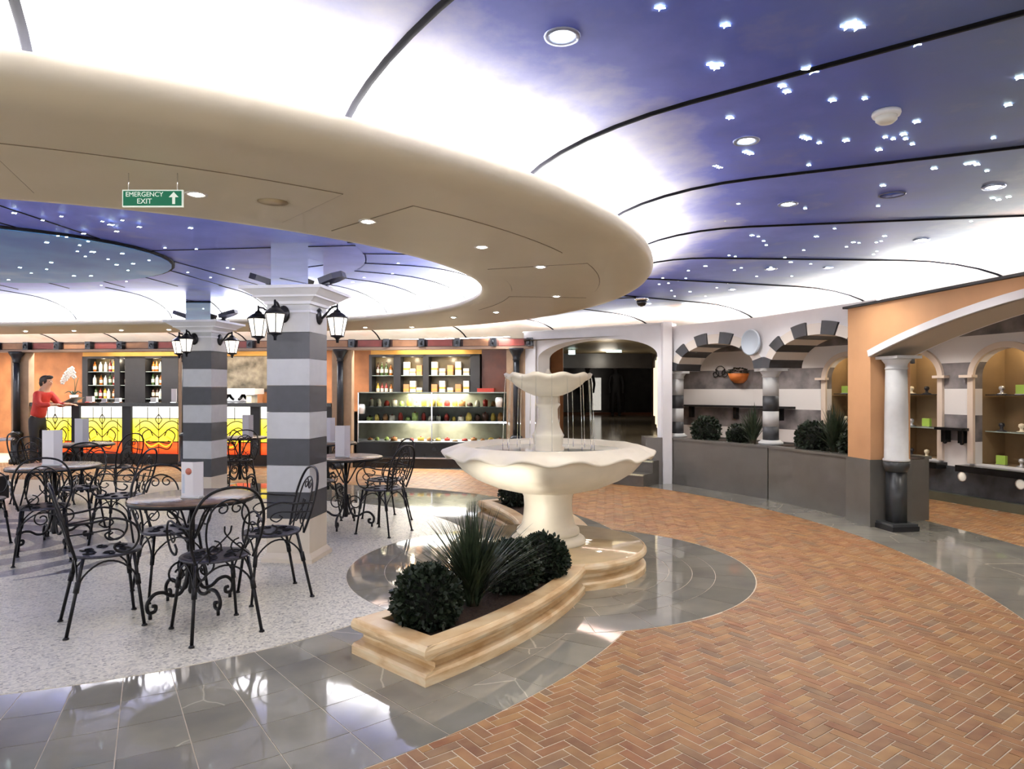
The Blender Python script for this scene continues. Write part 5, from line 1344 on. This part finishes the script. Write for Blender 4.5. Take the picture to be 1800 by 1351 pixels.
B().box(.243, .252, -.025, .025, 1.545, 1.552).build('mouth', mat('lips', lin(160, 84, 78), .5), body)
bo = B(); bo.ball((.13, 0, 1.635), .107, 14, 10, (1.02, .95, .92)); bo.ball((.09, 0, 1.58), .09, 10, 8, (.8, 1, 1)); bo.ball((.21, 0, 1.695), .06, 8, 6, (1.0, 1.2, .6)); bo.build('hair', HAIR, P)
sv = [(-.04, 0, .88), (-.01, 0, 1.06), (.03, 0, 1.2), (.08, 0, 1.36), (.10, 0, 1.42)]; se = [(0, 1), (1, 2), (2, 3), (3, 4)]; sr = [(.17, .14), (.15, .12), (.15, .12), (.14, .11), (.07, .065)]
for s_ in (-1, 1):
    i0 = len(sv); sv += [(.09, s_*.16, 1.36), (.16, s_*.235, 1.24), (.22, s_*.24, 1.155), (.40, s_*.185, 1.172)]; se += [(3, i0), (i0, i0+1), (i0+1, i0+2), (i0+2, i0+3)]; sr += [.082, .068, .062, .046]
skin_mesh('shirt', sv, se, sr, SHIRT, P)
tv = [(-.035, 0, 1.02), (-.045, 0, .88)]; te = [(0, 1)]; tr_ = [(.14, .11), (.15, .125)]
for s_ in (-1, 1):
    i0 = len(tv); tv += [(-.04, s_*.095, .76), (-.02, s_*.10, .48), (-.05, s_*.10, .06)]; te += [(1, i0), (i0, i0+1), (i0+1, i0+2)]; tr_ += [.098, .075, .062]
    B().ball((.03, s_*.11, .035), .06, 10, 6, (2.1, .8, .7)).build('shoe', BLACK, P)
skin_mesh('trousers', tv, te, tr_, TROU, P)
t = thing('paper_sheet', 'open white papers held by the person at the bar', 'paper', (px+.62*ca, py+.62*sa, 1.205), AX)
B().add([(-.03, -.16, .0), (.2, -.16, .10), (.2, .0, .11), (-.03, 0, .01), (-.03, .16, 0), (.2, .16, .10)], [(0,1,2,3), (3,2,5,4)]).build('page', CARD, t); B().box(-.03, .2, -.15, .15, -.004, .0).build('folder', BLACKM, t)
# two dark figures in the passage
DARKC = mat('dark_clothes', lin(20, 19, 21), .7)
for i, (x, y, w) in enumerate(((2.62, 24.2, 'standing on the left'), (3.52, 23.6, 'standing on the right'))):
    Q = thing('person', 'dark clothed person far down the passage, '+w, 'person', (x, y, .54), R(180)*i)
    V_ = [(0, 0, .95), (0, 0, 1.2), (0, 0, 1.42), (0, 0, 1.52), (0, 0, 1.64)]; E_ = [(0, 1), (1, 2), (2, 3), (3, 4)]; R_ = [(.15, .11), (.15, .11), (.12, .09), .05, (.085, .09)]
    for s_ in (-1, 1):
        a = len(V_); V_ += [(s_*.19, 0, 1.38), (s_*.24, .02, 1.12), (s_*.22, .08, .88), (s_*.22, .1, .80)]; E_ += [(2, a), (a, a+1), (a+1, a+2), (a+2, a+3)]; R_ += [.06, .05, .04, .035]
        a = len(V_); V_ += [(s_*.09, 0, .82), (s_*.11, .02, .45), (s_*.12, 0, .07), (s_*.12, .12, .04)]; E_ += [(0, a), (a, a+1), (a+1, a+2), (a+2, a+3)]; R_ += [.09, .07, .055, .04]
    skin_mesh('body', V_, E_, R_, DARKC, Q); B().ball((0, 0, 1.66), .10, 10, 8).build('hair', HAIR, Q)

# ================================================================== SHOP WINDOW GOODS AND WALL DETAILS
def on_wall(key, s, k, z): return shop[key][1](s, k, z)
keys = list(shop); WA = {}
wd = {1: 'window behind the second striped arch', 2: 'window', 3: 'hidden window'}
GEM = [mat('goods_silver', lin(214, 214, 218), .2, .6), mat('goods_black', lin(36, 34, 38), .3), mat('goods_green', lin(170, 204, 90), .4), mat('goods_cream', lin(240, 226, 196), .5)]
GN = ['silver', 'black', 'lime green', 'cream']
cnt = 0
for key in keys:
    if key[0] == 3 and key[1] > 1.4: continue
    w, W3, az, o = shop[key]; s0, s1 = o[0], o[1]
    ang = math.atan2(V[key[0]+1][1]-V[key[0]][1], V[key[0]+1][0]-V[key[0]][0])
    nm = {(1, 1.42): 'show window behind the second arch', (2, .12): 'show window beside the white column', (2, 1.45): 'wide show window', (3, .4): 'farthest right show window'}.get(key, 'show window')
    for z, zl in ((.511, 'floor'), (.933, 'lower shelf'), (1.393, 'upper shelf')):
        for i in range(3):
            k = (i+cnt) % 4; cnt += 1; s = s0+.16+(s1-s0-.32)*i/2; h = .05+.05*((cnt*3) % 3)
            q = W3(s, 2.0, z); t = thing('display_item', GN[k]+' piece, '+('left', 'middle', 'right')[i]+' of the '+zl+' in the '+nm, 'display item', q, ang, 'goods in the '+nm)
            if k == 2: B().box(-.06, .06, -.02, .02, 0, .12).build('green_card', GEM[k], t); B().box(-.065, .065, -.03, .03, 0, .01).build('stand', GEM[0], t)
            else: B().lathe([(.05, 0), (.055, .01), (.02, .02), (.018, h), (.035, h+.02), (.03, h+.05), (.005, h+.06)], 12).build('bust', GEM[k], t); B().lathe([(.06, 0), (.06, .006)], 12).build('tray', GEM[1], t)
# poster in the wide window
m, nt, b = nodes('poster_print')
tc = N(nt, 'ShaderNodeTexCoord'); ns = N(nt, 'ShaderNodeTexNoise'); ns.inputs['Scale'].default_value = 3.2; ns.inputs['Detail'].default_value = 3; nt.links.new(tc.outputs['Generated'], ns.inputs['Vector'])
cr = ramp(nt, ns.outputs[0], [(.3, lin(50, 36, 34)), (.44, lin(96, 60, 50)), (.5, lin(226, 176, 150)), (.58, lin(240, 206, 186)), (.68, lin(206, 96, 96))]); nt.links.new(cr.outputs[0], b.inputs['Base Color']); b.inputs['Roughness'].default_value = .4
w, W3, az, o = shop[(2, 1.45)]; ang = math.atan2(V[3][1]-V[2][1], V[3][0]-V[2][0])
t = thing('poster', 'tall printed picture standing in the wide show window at the edge', 'poster', W3(2.0, 3.3, .934), ang); B().box(-.2, .2, 0, .012, .0, .44).build('print', MATS['poster_print'], t); B().box(-.21, .21, .012, .025, -.0, .45).build('backing', BLACKM, t)
t = thing('framed_picture', 'small framed figure picture low in the wide show window', 'picture', W3(1.95, 3.0, .511), ang); B().box(-.09, .09, 0, .01, .01, .26).build('print', MATS['poster_print'], t); B().box(-.1, .1, .01, .02, 0, .27).build('frame', GEM[3], t)
# black scroll bracket shelf on the shop pier, pale round wall lights in the dado
q = shop[(2, .12)][1](1.2, 0, .93); t = thing('bracket_shelf', 'black shelf on two scroll brackets on the striped pier between show windows', 'shelf', q, ang)
B().box(-.2, .2, -.16, .0, 0, .035).build('board', BLACK, t)
for x in (-.12, .12):
    bo = B(); bo.box(x-.03, x+.03, -.1, 0, -.16, 0); bo.tube(arc((x, -.06, -.15), .045, 0, 420, 14, 'yz', .012), .012, 5); bo.build('scroll_bracket', BLACK, t)
DISC = mat('pale_rosette', lin(226, 214, 196), .4, emit=(1, .92, .8, 1), estr=.25)
for s, lab in ((.62, 'first'), (1.30, 'second'), (2.05, 'third')):
    q = shop[(2, .12)][1](s, -.3, .34); t = thing('wall_rosette', 'pale round boss in the dark dado, %s from the white column' % lab, 'wall boss', q, ang, 'pale bosses in the dark dado')
    bo = B(); bo.lathe([(1e-7, .02), (.03, .018), (.055, .0)], 16); bo.xf(Matrix.Rotation(R(90), 4, 'X')); bo.build('boss', DISC, t); bo = B(); bo.lathe([(.055, .004), (.062, .004), (.062, 0)], 16, closed=True); bo.xf(Matrix.Rotation(R(90), 4, 'X')); bo.build('collar', ARCHT, t)
# rail, scroll ornament and hanging basket on the striped wall behind the arcade
a0, a1 = V[1], V[2]; ang1 = math.atan2(a1[1]-a0[1], a1[0]-a0[0]); e1 = ((a1[0]-a0[0]), (a1[1]-a0[1])); q1 = hypot(*e1); e1 = (e1[0]/q1, e1[1]/q1); n1_ = (-e1[1], e1[0])
def wp(s, d, z): return (a0[0]+e1[0]*s-n1_[0]*d, a0[1]+e1[1]*s-n1_[1]*d, z)
b0 = V[0]; q0 = hypot(a0[0]-b0[0], a0[1]-b0[1]); e0 = ((a0[0]-b0[0])/q0, (a0[1]-b0[1])/q0); n0_ = (-e0[1], e0[0]); ang0 = math.atan2(e0[1], e0[0])
def wq(s, d, z):
    'point on the striped wall, s metres along it from its bend, d metres in front'
    if s >= 0: return wp(s, d, z), ang1
    return (a0[0]+e0[0]*s-n0_[0]*d, a0[1]+e0[1]*s-n0_[1]*d, z), ang0
t = thing('shelf_rail', 'long dark shelf rail on brackets along the striped wall behind the arches', 'rail', (*a0, 1.14))
for (x0, x1) in ((-1.45, 0.), (0., .85)):
    P_ = [wq(x0 if x0 else (-1e-6 if x1 <= 0 else 0.), d, 0)[0] for d in (0, .14)]+[wq(x1 if x1 else -1e-6, d, 0)[0] for d in (.14, 0)]
    B().prism([(p[0]-a0[0], p[1]-a0[1]) for p in P_], 0, .035).build('board', BLACKM, t)
for x in (-1.2, -.3, .6):
    p_, an = wq(x, 0, -.2); B().box(-.03, .03, -.1, 0, 0, .2).build('bracket', BLACK, t, (p_[0]-a0[0], p_[1]-a0[1], -.2), an)
p_, an = wq(-.62, .03, 1.74)
t = thing('iron_ornament', 'small wrought iron scroll ornament on the striped wall', 'ornament', p_, an)
bo = B()
for sx_ in (-1, 1): bo.tube(arc((sx_*.1, 0, 0), .08, 90, 90+sx_*420, 18, 'xz', .02), .009, 5)
bo.build('scroll', IRON, t); B().tube(arc((0, 0, .05), .09, 0, 360, 18, 'xz'), .008, 5).build('ring', IRON, t)
p_, an = wq(-.26, .02, 1.56)
t = thing('wall_basket', 'orange half-round basket with greenery on the striped wall', 'basket', p_, an)
bo = B(); bo.lathe([(1e-7, 0), (.08, .01), (.15, .07), (.19, .18)], 20); bo.build('bowl', mat('terracotta', lin(206, 116, 52), .6), t)
o = bush_mesh(.15, 300, .05, 21); o.xf(Matrix.Translation((0, 0, .2)) @ Matrix.Diagonal((1.1, 1, .5, 1))); o = o.build('greenery', LEAFD, t); o['kind'] = 'stuff'
# wall closing the hall on the left behind the bar line
o = Lb(-14.1, -14, 5, 9, 0, 2.6).build('wall_left', OCHRE); struct(o)

# only the coves are sampled as lamps; the small glowing parts are merely seen and mirrored
for nm in ('star_light', 'downlight_lamp', 'downlight_lamp_cool', 'lantern_bulb', 'lantern_glass', 'stained_glass', 'glass_amber', 'exit_glow', 'sconce_warm', 'case_led_line', 'sign_green', 'sign_white', 'pale_rosette', 'lit_shop'):
    if nm in MATS: MATS[nm].cycles.emission_sampling = 'NONE'
